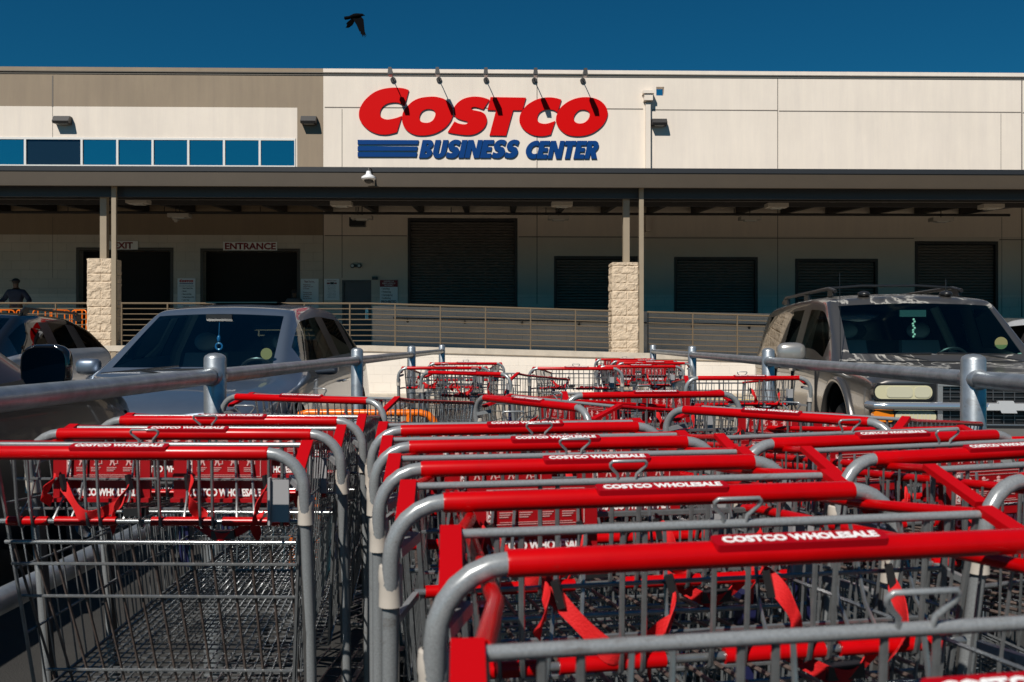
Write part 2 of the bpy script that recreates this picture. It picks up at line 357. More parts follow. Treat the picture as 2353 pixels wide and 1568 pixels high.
holes = {  # name: (x0,x1,z0,z1)
    'exit': (*sorted((Wx(182), Wx(392))), FL, Wz(290, 577)), 'entrance': (Wx(467), Wx(683), FL, Wz(575, 579)),
    'man': (Wx(786), Wx(853), FL, Wz(820, 645)),
    'd0': (Wx(937), Wx(1189), Wz(1060, 712) - .5, Wz(1060, 503)), 'd1': (Wx(1273), Wx(1465), Wz(1340, 714) - .5, Wz(1340, 590)),
    'd2': (Wx(1549), Wx(1741), Wz(1640, 716) - .5, Wz(1645, 592)), 'd3': (Wx(1827), Wx(2017), Wz(1900, 716) - .5, Wz(1920, 596)),
    'd4': (Wx(2102), Wx(2293), Wz(2200, 716) - .5, Wz(2200, 556)),
    'win': (XL + 4, Wx(680), Wz(340, 385), Wz(340, 318)), 'scup': (Wx(1508), Wx(1526), Wz(1517, 221), Wz(1517, 201))}
xb = Wx(743); zb1 = Wz(340, 247); xw = Wx(683); zl = Wz(300, 541); zw = Wz(1800, 679); zc = Wz(340, 400)
X = sorted({XL, XR, xb, xw} | {h[k] for h in holes.values() for k in (0, 1)})
Z = sorted({-.3, ZT, zb1, zl, zw, zc} | {h[k] for h in holes.values() for k in (2, 3)})
wm = MB()
for i in range(len(X) - 1):
    for j in range(len(Z) - 1):
        cx_, cz_ = (X[i] + X[i + 1]) / 2, (Z[j] + Z[j + 1]) / 2
        if any(h[0] < cx_ < h[1] and h[2] < cz_ < h[3] for h in holes.values()): continue
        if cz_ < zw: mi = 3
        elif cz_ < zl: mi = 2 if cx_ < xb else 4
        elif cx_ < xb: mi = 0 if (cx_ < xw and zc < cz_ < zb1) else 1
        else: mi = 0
        wm.add([(X[i], 0, Z[j]), (X[i + 1], 0, Z[j]), (X[i + 1], 0, Z[j + 1]), (X[i], 0, Z[j + 1])], [(0, 1, 2, 3)], mi)
for k, h in holes.items():                           # reveals
    d = .28; a, b, c, e = h
    wm.add([(a, 0, c), (b, 0, c), (b, 0, e), (a, 0, e), (a, d, c), (b, d, c), (b, d, e), (a, d, e)], [(0, 4, 5, 1), (1, 5, 6, 2), (2, 6, 7, 3), (3, 7, 4, 0)], 0 if k == 'scup' else 2)
wm.add([(XL, 0, ZT), (XR, 0, ZT), (XR, .3, ZT), (XL, .3, ZT)], [(0, 1, 2, 3)], 0)
wm.add([(XL, .3, 9.0), (XR, .3, 9.0), (XR, .3, ZT), (XL, .3, ZT)], [(3, 2, 1, 0)] if False else [], 0)
wm.box(XL, XR, .6, 40, -.3, ZT - 2.4, 0)
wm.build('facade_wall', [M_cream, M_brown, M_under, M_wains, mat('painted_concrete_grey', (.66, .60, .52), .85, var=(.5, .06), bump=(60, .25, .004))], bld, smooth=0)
# shallow near-black boxes, colour standing in for unlit rooms behind the public openings
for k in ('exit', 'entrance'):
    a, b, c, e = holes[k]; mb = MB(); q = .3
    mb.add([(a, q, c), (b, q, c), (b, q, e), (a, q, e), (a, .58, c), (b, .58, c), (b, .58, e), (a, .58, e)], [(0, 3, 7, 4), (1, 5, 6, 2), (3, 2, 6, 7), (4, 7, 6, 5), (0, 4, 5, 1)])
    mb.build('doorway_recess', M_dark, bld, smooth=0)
    fr = MB(); t = .09
    fr.box(a - t, a, -.03, .2, c, e + t); fr.box(b, b + t, -.03, .2, c, e + t); fr.box(a, b, -.03, .2, e, e + t)
    fr.build('door_frame', mat('frame_dark_brown', (.07, .055, .045), .5), bld, smooth=0)
# joints
def jb(*a): MB().box(*a).build('panel_joint', M_joint, bld, smooth=0)
def vj(px, y0, y1, wd=.025, o=0): x = Wx(px); jb(x - wd / 2, x + wd / 2, -.003, .01, Wz(px, y1), Wz(px, y0))
def hj(x0, x1, py, wd=.03): z = Wz((x0 + x1) / 2, py); jb(Wx(x0), Wx(x1), -.0035, .01, z - wd / 2, z + wd / 2)
vj(121, 175, 247, .05); vj(121, 247, 318, .015); vj(786, 252, 392, .02); vj(1234, 175, 700); vj(1787, 180, 712); vj(2348, 180, 730, .04); vj(2300, 262, 400, .015); vj(2302, 500, 730, .015)
vj(786, 490, 640, .02); vj(743, 490, 700, .03); vj(121, 500, 640, .012); vj(2348, 500, 730, .03)
for x0, x1 in ((746, 1478), (1498, 1786), (1790, 2346), (2350, 2500)): hj(x0, x1, 247 + (x0 + x1 - 1500) / 2 * .0085, .035)
for x0, x1 in ((746, 935), (1192, 1466), (1466, 2100), (2296, 2500)): hj(x0, x1, 541 + (x0 + x1) / 2 * .006 - 3, .03)
cp_ = MB(); cp_.box(XL, xb, -.035, .34, ZT - .02, ZT + .12, 1); cp_.box(xb, XR, -.035, .34, ZT - .02, ZT + .12, 0); cp_.build('parapet_coping', [M_cream, M_brown], bld, smooth=0)
cp_ = MB(); cp_.box(XL, XR, -.05, -.037, ZT - .035, ZT - .005); cp_.box(XL, XR, -.02, -.001, ZT - .10, ZT - .075); cp_.build('drip_edge', M_joint, bld, smooth=0)
# windows
edges = [-300, -200, -106, -20, 58, 188, 270, 351, 433, 515, 597, 679]
z0, z1 = holes['win'][2], holes['win'][3]
for i in range(3, len(edges) - 1):
    a, b = Wx(edges[i]), Wx(edges[i + 1]); f = MB(); t = .035
    f.box(a, a + t, -.02, .1, z0, z1); f.box(b - t, b, -.02, .1, z0, z1); f.box(a + t, b - t, -.02, .1, z1 - .07, z1); f.box(a + t, b - t, -.02, .1, z0, z0 + .06)
    wo = f.build('window', M_frame, bld, smooth=0)
    p = MB().box(a + t, b - t, .03, .05, z0 + .06, z1 - .07).build('pane', M_darkpane if edges[i] == 58 else M_skyglass, wo, smooth=0)
MB().box(XL + 4, Wx(edges[3]), .02, .1, z0, z1).build('window_band', M_frame, bld, smooth=0)
# roll up doors
for k in ('d0', 'd1', 'd2', 'd3', 'd4'):
    a, b, c, e = holes[k]; mb = MB(); n = int((e - c) / .095)
    for i in range(n):
        z = c + (e - c) * i / n; h = (e - c) / n
        mb.add([(a, .19, z), (b, .19, z), (b, .10, z + h * .22), (a, .10, z + h * .22), (b, .12, z + h * .70), (a, .12, z + h * .70), (b, .19, z + h), (a, .19, z + h)], [(0, 1, 2, 3), (3, 2, 4, 5), (5, 4, 6, 7)])
    d_ = mb.build('roll_up_door', M_door, bld, smooth=0)
    f = MB(); f.box(a, a + .09, -.02, .2, c, e); f.box(b - .09, b, -.02, .2, c, e); f.box(a + .09, b - .09, -.02, .2, e - .1, e); f.build('door_track', M_steel, d_, smooth=0)
a, b, c, e = holes['man']; d_ = MB().box(a + .06, b - .06, .06, .12, c, e - .06).build('steel_door', M_manp, bld, smooth=0)
f = MB(); f.box(a, a + .055, -.02, .12, c, e); f.box(b - .055, b, -.02, .12, c, e); f.box(a + .055, b - .055, -.02, .12, e - .055, e); f.build('door_frame', M_manp, bld, smooth=0)
MB().box(b - .2, b - .1, .02, .058, 1.95, 2.35).tube([(b - .15, .02, 2.2), (b - .15, -.03, 2.2), (b - .15, -.03, 2.02), (b - .15, .02, 2.02)], .012).build('handle', M_alloy, d_)
# rain leader with conductor head
mb = MB(); x0, x1 = Wx(1482), Wx(1493)
mb.box(x0, x1, -.16, -.004, 4.9, Wz(1487, 240)); mb.box(x0 - .06, x1 + .06, -.26, -.004, Wz(1487, 236), Wz(1487, 222)); mb.box(x0 - .10, x1 + .10, -.30, -.002, Wz(1487, 221), Wz(1487, 214)); 
mb.build('rain_leader', M_cream, bld, smooth=0)

# ------------------------------------------------------------------ sign letters
def A_(x, y): return W((1320 + x / 4.357) * .61276, (310 + y / 4.357) * .61276)
def B_(x, y): return W((1800 + x / 4.357) * .61276, (310 + y / 4.357) * .61276)
L_C1 = [(930, 137, 1), (860, 400, 1), (780, 350), (700, 337), (600, 350), (530, 385), (480, 440), (460, 500), (468, 560), (500, 595), (560, 615), (620, 613), (720, 592), (815, 557, 1), (735, 825, 1), (600, 858), (500, 862), (400, 845), (280, 790), (180, 700), (130, 620), (115, 540), (130, 440), (190, 330), (280, 235), (380, 165), (500, 120), (640, 98), (760, 98), (860, 112)]
L_O1 = [(1300, 243), (1420, 255), (1530, 295), (1610, 370), (1645, 450), (1648, 540), (1610, 640), (1530, 740), (1420, 815), (1300, 860), (1160, 877), (1030, 865), (920, 810), (850, 730), (820, 640), (820, 560), (850, 470), (920, 385), (1010, 310), (1130, 262)]
L_O1i = [(1265, 445), (1330, 462), (1362, 510), (1355, 570), (1320, 630), (1260, 665), (1190, 670), (1130, 650), (1103, 600), (1110, 540), (1145, 485), (1200, 452)]
L_S = [(2245, 292, 1), (2145, 450, 1), (2080, 428), (2020, 412), (1970, 415), (1948, 435), (1965, 458), (2040, 475), (2120, 495), (2180, 540), (2203, 610), (2195, 680), (2150, 760), (2060, 830), (1960, 865), (1850, 870), (1720, 855), (1620, 838), (1565, 822, 1), (1675, 648, 1), (1740, 680), (1820, 695), (1870, 690), (1895, 665), (1880, 645), (1820, 630), (1740, 605), (1685, 565), (1660, 500), (1670, 420), (1720, 350), (1800, 290), (1900, 255), (2010, 243), (2130, 255)]
L_T = [(172, 250, 1), (750, 260, 1), (690, 467, 1), (540, 465, 1), (425, 880, 1), (155, 875, 1), (262, 465, 1), (122, 460, 1)]
L_C2 = [(1328, 292, 1), (1262, 500, 1), (1200, 462), (1120, 452), (1040, 462), (975, 500), (940, 560), (938, 620), (965, 665), (1030, 685), (1110, 680), (1228, 638, 1), (1155, 862, 1), (1050, 885), (940, 885), (840, 860), (740, 800), (670, 720), (643, 640), (655, 540), (700, 460), (770, 380), (880, 310), (1000, 268), (1120, 255), (1230, 265)]
L_O2 = [(1740, 252), (1850, 265), (1960, 310), (2040, 385), (2078, 470), (2078, 560), (2030, 670), (1950, 760), (1830, 840), (1700, 880), (1560, 888), (1430, 865), (1330, 800), (1260, 710), (1240, 620), (1255, 530), (1310, 430), (1400, 350), (1500, 295), (1620, 260)]
L_O2i = [(1680, 455), (1750, 470), (1787, 510), (1785, 570), (1750, 630), (1690, 672), (1620, 682), (1560, 662), (1530, 615), (1535, 560), (1570, 505), (1620, 465)]
sign = empty('shop_sign', BR, PHI, 'large red and blue raised letter sign on the cream wall', 'sign')
COST = []
def letter(loops, fn, m, name='letter', th=.018, off=.028):
    out = [[fn(x, y) for x, y in spline(l)] for l in loops]
    COST.append(out)
    link(name, plate(out, th, m), sign, (0, -off, 0))
for loops, fn in (([L_C1], A_), ([L_O1, L_O1i], A_), ([L_S], A_), ([L_T], B_), ([L_C2], B_), ([L_O2, L_O2i], B_)): letter(loops, fn, M_signred)
for y0, y1, x1, x2 in ((948, 1022, 1092, 1078), (1052, 1126, 1074, 1062), (1150, 1224, 1066, 1052)):
    link('stripe', plate([[A_(95, y0), A_(95, y1), A_(x2, y1), A_(x1, y0 + 6)]], .018, M_signblue), sign, (0, -.028, 0))
# heavy block alphabet for the second line of the sign: unit height, stroke about .3
def ring(cx, cy, rx, ry, a0, a1, n=10): return [(cx + rx * math.cos(R(a0 + (a1 - a0) * i / n)), cy + ry * math.sin(R(a0 + (a1 - a0) * i / n))) for i in range(n + 1)]
GL = {
 'B': (.62, [[(0, 0), (.36, 0)] + ring(.36, .27, .26, .27, -90, 70, 8) + ring(.34, .75, .25, .25, -40, 90, 8) + [(0, 1)], ring(.30, .28, .06, .075, -90, 90, 6) + [(.25, .355), (.25, .205)], ring(.30, .72, .05, .065, -90, 90, 6) + [(.25, .785), (.25, .655)]]),
 'U': (.66, [[(0, 1), (.27, 1), (.27, .38)] + ring(.33, .33, .06, .10, 180, 360, 8) + [(.39, 1), (.66, 1)] + ring(.33, .33, .33, .35, 0, -180, 12)]),
 'S': (.62, [[(.60, .94), (.56, .68)] + ring(.40, .72, .12, .06, 60, 270, 5)[1:4] + [(.30, .66), (.38, .62)] + ring(.33, .31, .31, .33, 60, -90, 9) + [(.12, .0), (.0, .06), (.04, .33), (.20, .26), (.31, .28), (.32, .34), (.22, .40)] + ring(.33, .69, .32, .33, 225, 90, 9) + [(.48, 1.0)]]),
 'I': (.28, [[(0, 0), (.28, 0), (.28, 1), (0, 1)]]),
 'N': (.74, [[(0, 0), (.25, 0), (.25, .52), (.47, 0), (.74, 0), (.74, 1), (.49, 1), (.49, .5), (.27, 1), (0, 1)]]),
 'E': (.54, [[(0, 0), (.54, 0), (.54, .25), (.27, .25), (.27, .39), (.50, .39), (.50, .61), (.27, .61), (.27, .75), (.54, .75), (.54, 1), (0, 1)]]),
 'C': (.62, [[(.62, .70), (.62, .96)] + ring(.48, .5, .48, .51, 80, 280, 16) + [(.62, .04), (.62, .30)] + ring(.49, .5, .20, .24, 290, 70, 10)]),
 'T': (.58, [[(.155, 0), (.425, 0), (.425, .75), (.58, .75), (.58, 1), (0, 1), (0, .75), (.155, .75)]]),
 'R': (.66, [[(0, 0), (.26, 0), (.26, .33), (.38, 0), (.68, 0), (.52, .40)] + ring(.36, .69, .27, .31, -50, 90, 9) + [(0, 1)], ring(.30, .70, .07, .085, -90, 90, 6) + [(.25, .785), (.25, .615)]]),
}
def word(wd, x0s, x1s, y0, y1, gap=.035, sh=.21):
    tot = sum(GL[c][0] for c in wd) + gap * (len(wd) - 1); x = 0
    H = (y1 - y0); k = ((x1s - x0s) - sh * H) / tot
    for c in wd:
        gw, loops = GL[c]; out = []
        for lp in loops:
            out.append([W((x0s + (x + px) * k + sh * py * H) * .61276, (y1 - py * H + (x0s - 1560) * .008) * .61276) for px, py in lp])
        link('letter', plate(out, .018, M_signblue), sign, (0, -.028, 0)); x += gw + gap
word('BUSINESS', 1571, 1950, 528, 595); word('CENTER', 1965, 2251, 528, 595)
SIGNBOX = None
# ------------------------------------------------------------------ sign lamps and wall lamps
for i, (bx, by, hx, hy) in enumerate(((478, 178, 455, 125), (778, 178, 760, 118), (1085, 180, 1076, 125), (1400, 182, 1405, 128), (1716, 184, 1732, 132))):
    f_ = lambda x, y: ((1200 + x / 1.742) * .61276, (200 + y / 1.742) * .61276)
    lx, lz = W(*f_(bx, by)); e = bempty('sign_lamp', lx, 0, lz, ('leftmost', 'second from left', 'middle', 'fourth from left', 'rightmost')[i] + ' bronze gooseneck flood lamp above the red sign letters', 'lamp', 'flood lamps above the sign')
    m_ = MB().lathe([(0, -.05), (.09, -.05), (.09, -.003), (0, -.003)], axis='y', n=12).build('wall_mount', M_lampb, e)
    MB().tube([(0, 0, 0), (0, -.25, .03), (0, -.62, .04)], .015, 6).build('arm', M_lampb, e)
    h = MB(); h.add([(-.075, -.60, -.02), (.075, -.60, -.02), (.075, -.98, -.08), (-.075, -.98, -.08), (-.06, -.60, .08), (.06, -.60, .08), (.05, -.96, .14), (-.05, -.96, .14)], [(0, 1, 2, 3)[::-1], (4, 5, 6, 7), (0, 4, 5, 1)[::-1], (1, 5, 6, 2)[::-1], (2, 6, 7, 3)[::-1], (3, 7, 4, 0)[::-1]])
    ho = h.build('lamp_head', M_lampb, e); MB().box(-.055, .055, -.93, -.68, -.10, -.085).build('lens', M_clear, ho, smooth=0)
for i, (px0, px1, y0, y1, y2) in enumerate(((129, 166, 275, 287, 291), (694, 729, 275, 287, 291), (1496, 1530, 279, 291, 293))):
    lx, lz = W((px0 + px1) / 2, y1); w_ = Wx(px1) - Wx(px0); hh = (y2 - y0) * .0145
    e = bempty('wall_lamp', lx, 0, lz, ('dark box wall lamp over the blue window strip', 'dark box wall lamp on the brown pilaster', 'dark box wall lamp beside the white rain leader')[i], 'lamp', 'box wall lamps')
    b_ = MB().prism([(0, 0), (0, hh), (-.0, hh)][:2] + [(.18, hh), (.30, .05), (.26, -.02)], -w_ / 2, w_ / 2); b_.v = [(y, -x, z) for x, y, z in b_.v]; b_.f = [tuple(reversed(f)) for f in b_.f]
    bo = b_.build('housing', M_lampb, e, smooth=0); MB().box(-w_ * .32, w_ * .32, -.22, -.06, -.03, -.012).build('lens', M_clear, bo, smooth=0)

# ------------------------------------------------------------------ canopy
CO = 7.9                                              # how far the fascia stands off the wall
can = empty('loading_canopy', BR, PHI, 'flat brown edged steel canopy over the dock and doors', 'canopy')
zA, zB, zC = Wz(1176, 387, CO), Wz(1176, 400, CO), Wz(1176, 430, CO)
FO = 7.90
MB().box(XL, XR, -FO, -FO + .06, zC, zB + .02).box(XL, XR, -FO - .035, -FO + .06, zC - .02, zC - .0005).build('fascia', M_fascia, can, smooth=0)
MB().box(XL, XR, -CO - .02, -CO + .4, zB + .022, zA).build('gutter', mat('gutter_dark', (.018, .02, .024), .5), can, smooth=0)
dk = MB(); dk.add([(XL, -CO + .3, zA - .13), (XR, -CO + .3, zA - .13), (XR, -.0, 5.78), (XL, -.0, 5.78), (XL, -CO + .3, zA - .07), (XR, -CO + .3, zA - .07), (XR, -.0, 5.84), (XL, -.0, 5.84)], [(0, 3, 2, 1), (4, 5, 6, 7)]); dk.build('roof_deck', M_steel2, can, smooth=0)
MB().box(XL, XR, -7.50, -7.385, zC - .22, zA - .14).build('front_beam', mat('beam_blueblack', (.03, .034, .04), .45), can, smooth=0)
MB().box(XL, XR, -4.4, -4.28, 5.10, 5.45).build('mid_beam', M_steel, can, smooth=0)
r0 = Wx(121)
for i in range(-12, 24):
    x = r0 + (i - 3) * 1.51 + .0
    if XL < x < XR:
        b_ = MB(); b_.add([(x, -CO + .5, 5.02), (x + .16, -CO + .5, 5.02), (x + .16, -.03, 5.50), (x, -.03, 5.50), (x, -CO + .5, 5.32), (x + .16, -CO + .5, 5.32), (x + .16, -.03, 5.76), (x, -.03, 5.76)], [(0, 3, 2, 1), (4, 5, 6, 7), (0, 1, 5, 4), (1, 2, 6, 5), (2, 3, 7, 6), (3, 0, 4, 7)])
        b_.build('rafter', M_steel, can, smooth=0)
pp = MB(); pp.tube([(XL, -.55, 5.42), (Wx(2320, .55), -.55, 5.42)], .045, 8)
for i in range(20):
    x = XL + 1 + i * 3.1
    if x < Wx(2300, .55): pp.tube([(x, -.55, 5.42), (x, -.55, 5.62)], .014, 5)
pp.tube([(XL, -5.9, 5.02), (XR, -5.9, 5.02)], .03, 8); pp.build('sprinkler_pipe', M_steel, can)
for px, dpx in ((237, 261), (1439.5, 1474)):
    x = Wx(px, 7.38); MB().box(x - .08, x + .08, -7.38, -7.22, 3.0, 5.05).build('column', M_post, can, smooth=0)
    x = Wx(dpx, 7.72); MB().box(x - .055, x + .055, -7.72, -7.645, -.1, 5.10).build('downspout', M_post, can, smooth=0)

# split face stone pillars
def pillar(px0, px1, ptop, label):
    o = 7.70; x0, x1 = Wx(px0, o), Wx(px1, o); wd = x1 - x0; zt = Wz((px0 + px1) / 2, ptop, o)
    e = bempty('stone_pillar', (x0 + x1) / 2, o - wd / 2, -.17, label, 'pillar', 'split face stone pillars under the canopy')
    H = zt + .17; h = wd / 2; rnd = random.Random(int(px0)); mb = MB(); st = .028; ch = .205
    from mathutils import noise
    def disp(u, z, s):
        row = int(z / ch); fz = (z % ch) / ch; off = (row % 2) * .21 + s * .1; fu = ((u + off + 5) % .42) / .42
        n = noise.noise(Vector((u * 9 + s * 7, z * 9, row * 3.1))) * .022 + noise.noise(Vector((u * 28 + s * 7, z * 28, row * 1.7))) * .013
        g_ = min(1, min(fz, 1 - fz) * ch / .014) * min(1, min(fu, 1 - fu) * .42 / .012)
        return (.012 + n) * g_ - .012 * (1 - g_)
    nu = int(wd / st); nz = int(H / st)
    for s, (dx, dy) in enumerate(((1, 0), (0, 1), (-1, 0), (0, -1))):
        vs = []
        for j in range(nz + 1):
            for i in range(nu + 1):
                u = -h + wd * i / nu; z = H * j / nz; d = disp(u, z, s); ed = .014 if i in (0, nu) else 0
                p = Vector((0, 0)); a = Vector((dx, dy)); nn = Vector((dy, -dx)); p = a * u + nn * (h + (d if not ed else -.004)); vs.append((p.x, p.y, z))
        mb.add(vs, [(j * (nu + 1) + i, j * (nu + 1) + i + 1, (j + 1) * (nu + 1) + i + 1, (j + 1) * (nu + 1) + i) for j in range(nz) for i in range(nu)])
    mb.box(-h + .01, h - .01, -h + .01, h - .01, H - .03, H + .012)
    mb.build('block_shaft', mat('split_face_stone', (.56, .45, .33), .95, var=(9, .22), bump=(70, .5, .01)), e, smooth=0)
pillar(200, 256, 596, 'tan split face stone pillar standing left before the exit doorway')
pillar(1407, 1467, 605, 'tan split face stone pillar rising behind the red carts right of centre')

# ------------------------------------------------------------------ dock, ramp, guard walls, railings
def P(px, py, o): x, z = W(px, py, o); return (x, -o, z)
xr0 = Wx(850, 7.7)
def rampz(x): return 1.12 if x < xr0 else max(.1, 1.12 - (x - xr0) * .0305)
wl = bempty('retaining_wall', 0, 0, 0, 'white painted block retaining wall with concrete cap below the railing', 'wall')
mb = MB(); xs_ = [XL, xr0, XR]
for i in range(2):
    a, b = xs_[i], xs_[i + 1]; za, zb_ = rampz(a) - .12, rampz(b) - .12
    mb.add([(a, -7.7, -.3), (b, -7.7, -.3), (b, -7.7, zb_), (a, -7.7, za)], [(0, 1, 2, 3)])
mb.build('block_face', M_wblock, wl, smooth=0)
mb = MB()
for i in range(2):
    a, b = xs_[i], xs_[i + 1]; za, zb_ = rampz(a), rampz(b)
    mb.add([(a, -7.74, za - .12), (b, -7.74, zb_ - .12), (b, -7.74, zb_ + .02), (a, -7.74, za + .02), (a, -7.4, za - .12), (b, -7.4, zb_ - .12), (b, -7.4, zb_ + .02), (a, -7.4, za + .02)], [(0, 1, 2, 3), (3, 2, 6, 7), (1, 0, 4, 5), (4, 7, 6, 5), (0, 3, 7, 4), (1, 5, 6, 2)])
mb.build('concrete_cap', M_cap, wl, smooth=0)
mb = MB(); mb.box(XL, xr0, -7.4, .3, .9, 1.10)
mb.add([(xr0, -7.4, 1.1), (XR, -7.4, rampz(XR) - .02), (XR, -4.3, rampz(XR) - .02), (xr0, -4.3, 1.1)], [(0, 1, 2, 3)]); mb.box(xr0, XR, -4.1, .3, .9, 1.1)
dk_ = mb.build('dock_floor', M_conc, None, smooth=0); dk_.location = BR; dk_.rotation_euler = (0, 0, PHI); tag(dk_, 'concrete loading dock floor and ramp behind the railing', 'floor', kind='structure')
gw = bempty('guard_wall', 0, 0, 0, 'low grey block wall with a black handrail behind the ramp railing', 'wall')
xg = Wx(857, 4.2); gtop = lambda x: Wz(857, 705, 4.2) - (x - xg) * .0182
mb = MB(); mb.add([(xg, -4.3, .2), (XR, -4.3, .2), (XR, -4.3, gtop(XR)), (xg, -4.3, gtop(xg)), (xg, -4.1, .2), (XR, -4.1, .2), (XR, -4.1, gtop(XR)), (xg, -4.1, gtop(xg))], [(0, 1, 2, 3), (3, 2, 6, 7), (5, 4, 7, 6), (0, 3, 7, 4)]); mb.build('block_face', M_guard, gw, smooth=0)
hr = MB(); hz = lambda x: gtop(x) - .33 - .0 * x
hr.tube([(xg + .6, -4.39, hz(xg + .6)), (XR, -4.39, hz(XR))], .022, 8)
x = xg + 1
while x < 16: hr.tube([(x, -4.305, hz(x) - .09), (x, -4.38, hz(x) - .09), (x, -4.39, hz(x))], .012, 5).lathe([(0, -.03), (.035, -.03), (.035, .003), (0, .003)], (x, -4.303, hz(x) - .09), 'y', 10); x += 1.63
hr.build('handrail', M_black, gw)
def railing(px0, px1, label, step=1.12, blackend=False, y0=None):
    o = 7.6; xa, xb_ = Wx(px0, o), Wx(px1, o); e = bempty('metal_railing', xa, o, rampz(xa), label, 'railing', 'tan metal railings along the dock and ramp')
    cuts = [xa] + ([xr0] if xa < xr0 < xb_ else []) + [xb_]; zr = lambda x: rampz(x) + 1.06
    t = MB()
    for a, b in zip(cuts, cuts[1:]): t.tube([(a - xa, 0, zr(a) - rampz(xa)), (b - xa, 0, zr(b) - rampz(xa))], .024, 8)
    t.build('top_rail', M_rail, e)
    t = MB()
    for k in range(1, 8):
        for a, b in zip(cuts, cuts[1:]): t.tube([(a - xa, 0, zr(a) - rampz(xa) - k * .132), (b - xa, 0, zr(b) - rampz(xa) - k * .132)], .0125, 6)
    t.build('horizontal_bars', M_rail, e)
    x = xa + .02; first = True
    while x < xb_:
        MB().box(-.015, .015, -.02, .02, 0, 1.05).build('post', M_black if (blackend and first) else M_rail, e, smooth=0, loc=(x - xa, 0, rampz(x) - rampz(xa))); first = False; x += step
railing(-300, 199, 'tan metal railing left of the left stone pillar', step=4.5)
railing(278, 1406, 'long tan metal railing between the two stone pillars')
railing(1487, 2640, 'tan metal railing right of the right stone pillar', blackend=True)
y_ = D0 - 8.0
ks = MB().box(-34, 34, -8.25, -7.702, -.3, -.04); kb = ks.build('kerb', M_cap, None, smooth=0); kb.location = BR; kb.rotation_euler = (0, 0, PHI); tag(kb, 'beige concrete kerb at the foot of the white wall', 'kerb', kind='structure')
ks = MB().add([(-34, -8.6, -.163), (34, -8.6, -.163), (34, -8.3, -.163), (-34, -8.3, -.163)], [(0, 1, 2, 3)]); kb = ks.build('yellow_line', M_yell, None, smooth=0); kb.location = BR; kb.rotation_euler = (0, 0, PHI); tag(kb, 'yellow painted line before the kerb', 'road marking', kind='structure')

# ------------------------------------------------------------------ canopy lights, cameras, small wall things
for i, (px, py) in enumerate(((318, 468), (785, 473), (1291, 474), (1784, 477), (2277, 479), (413, 500), (832, 504), (1283, 505), (1723, 506), (2162, 509))):
    o = 5.0 if i < 5 else 2.2; lx, lz = W(px, py, o)
    e = bempty('canopy_light', lx, o, lz, ('front row canopy light fixture, ' if i < 5 else 'back row canopy light fixture, ') + ('leftmost of five', 'second of five from left', 'middle of five', 'fourth of five from left', 'rightmost of five')[i % 5], 'light fixture', 'light fixtures under the canopy')
    s_ = .9 if i < 5 else 1.0
    MB().box(-.32 * s_, .32 * s_, -.18, .18, -.02, .09).build('housing', M_fix, e, smooth=0)
    MB().box(-.18 * s_, .18 * s_, -.12, .12, -.05, -.022).build('lens', M_clear, e, smooth=0)
    MB().tube([(0, 0, .09), (0, 0, .5)], .015, 6).build('stem', M_steel, e)
def W3(px, py, o): return W(px, py, o)
lx, lz = W(847, 410, CO + .3); e = bempty('dome_camera', lx, CO + .3, lz, 'white dome security camera on the canopy edge', 'camera')
MB().lathe([(0, .16), (.05, .16), (.07, .08), (.17, .02), (.175, -.02), (.15, -.05), (0, -.05)], n=20).build('housing', mat('camera_white', (.8, .8, .8), .35), e)
MB().sphere((0, 0, -.05), .11, .11, .09).build('dome', M_black, e); MB().tube([(0, 0, .15), (0, .02, .24), (.05, .15, .24), (.08, .22, .0), (.08, .19, -.1)], .014, 6).build('bracket', M_black, e)
lx, lz = W(404, 508, 2.0); e = bempty('box_camera', lx, 2.0, lz, 'small pale security camera hanging beside the exit canopy light', 'camera'); MB().box(-.07, .07, -.1, .1, 0, .12).lathe([(0, -.06), (.05, -.05), (.06, 0), (0, 0)], n=12).build('housing', M_fix, e); MB().tube([(0, 0, .12), (0, 0, .4)], .015, 6).build('stem', M_steel, e)
lx, lz = W(822, 512, 1.2); e = bempty('loudspeaker', lx, 1.2, lz, 'black speaker box under the canopy left of the tall roll door', 'speaker'); MB().box(-.25, .25, -.15, .15, -.14, .14).build('cabinet', M_black, e, smooth=0); MB().tube([(0, 0, .14), (0, .1, .5)], .015, 6).build('stem', M_steel, e)
lx, lz = W(819, 613, 0); e = bempty('emergency_light', lx, 0, lz, 'twin head black emergency light above the grey door', 'lamp')
MB().box(-.07, .07, -.06, -.002, -.04, .05).build('body', M_black, e, smooth=0)
for s in (-1, 1): MB().lathe([(0, -.16), (.07, -.16), (.08, -.1), (.04, -.02), (0, -.02)], (s * .11, 0, 0), 'y', 14).build('lamp_head', M_black, e); MB().lathe([(0, -.165), (.045, -.165), (.045, -.161)], (s * .11, 0, 0), 'y', 12).build('lens', M_clear, e)
lx, lz = W(862, 641, 0); e = bempty('door_camera', lx, 0, lz, 'small black camera right of the grey door top', 'wall fitting'); MB().box(-.09, .09, -.12, -.002, -.05, .05).build('body', M_black, e, smooth=0); MB().box(-.04, .04, -.13, -.121, -.02, .02).build('lens', M_lampb, e, smooth=0)  # small camera on the wall beside the door

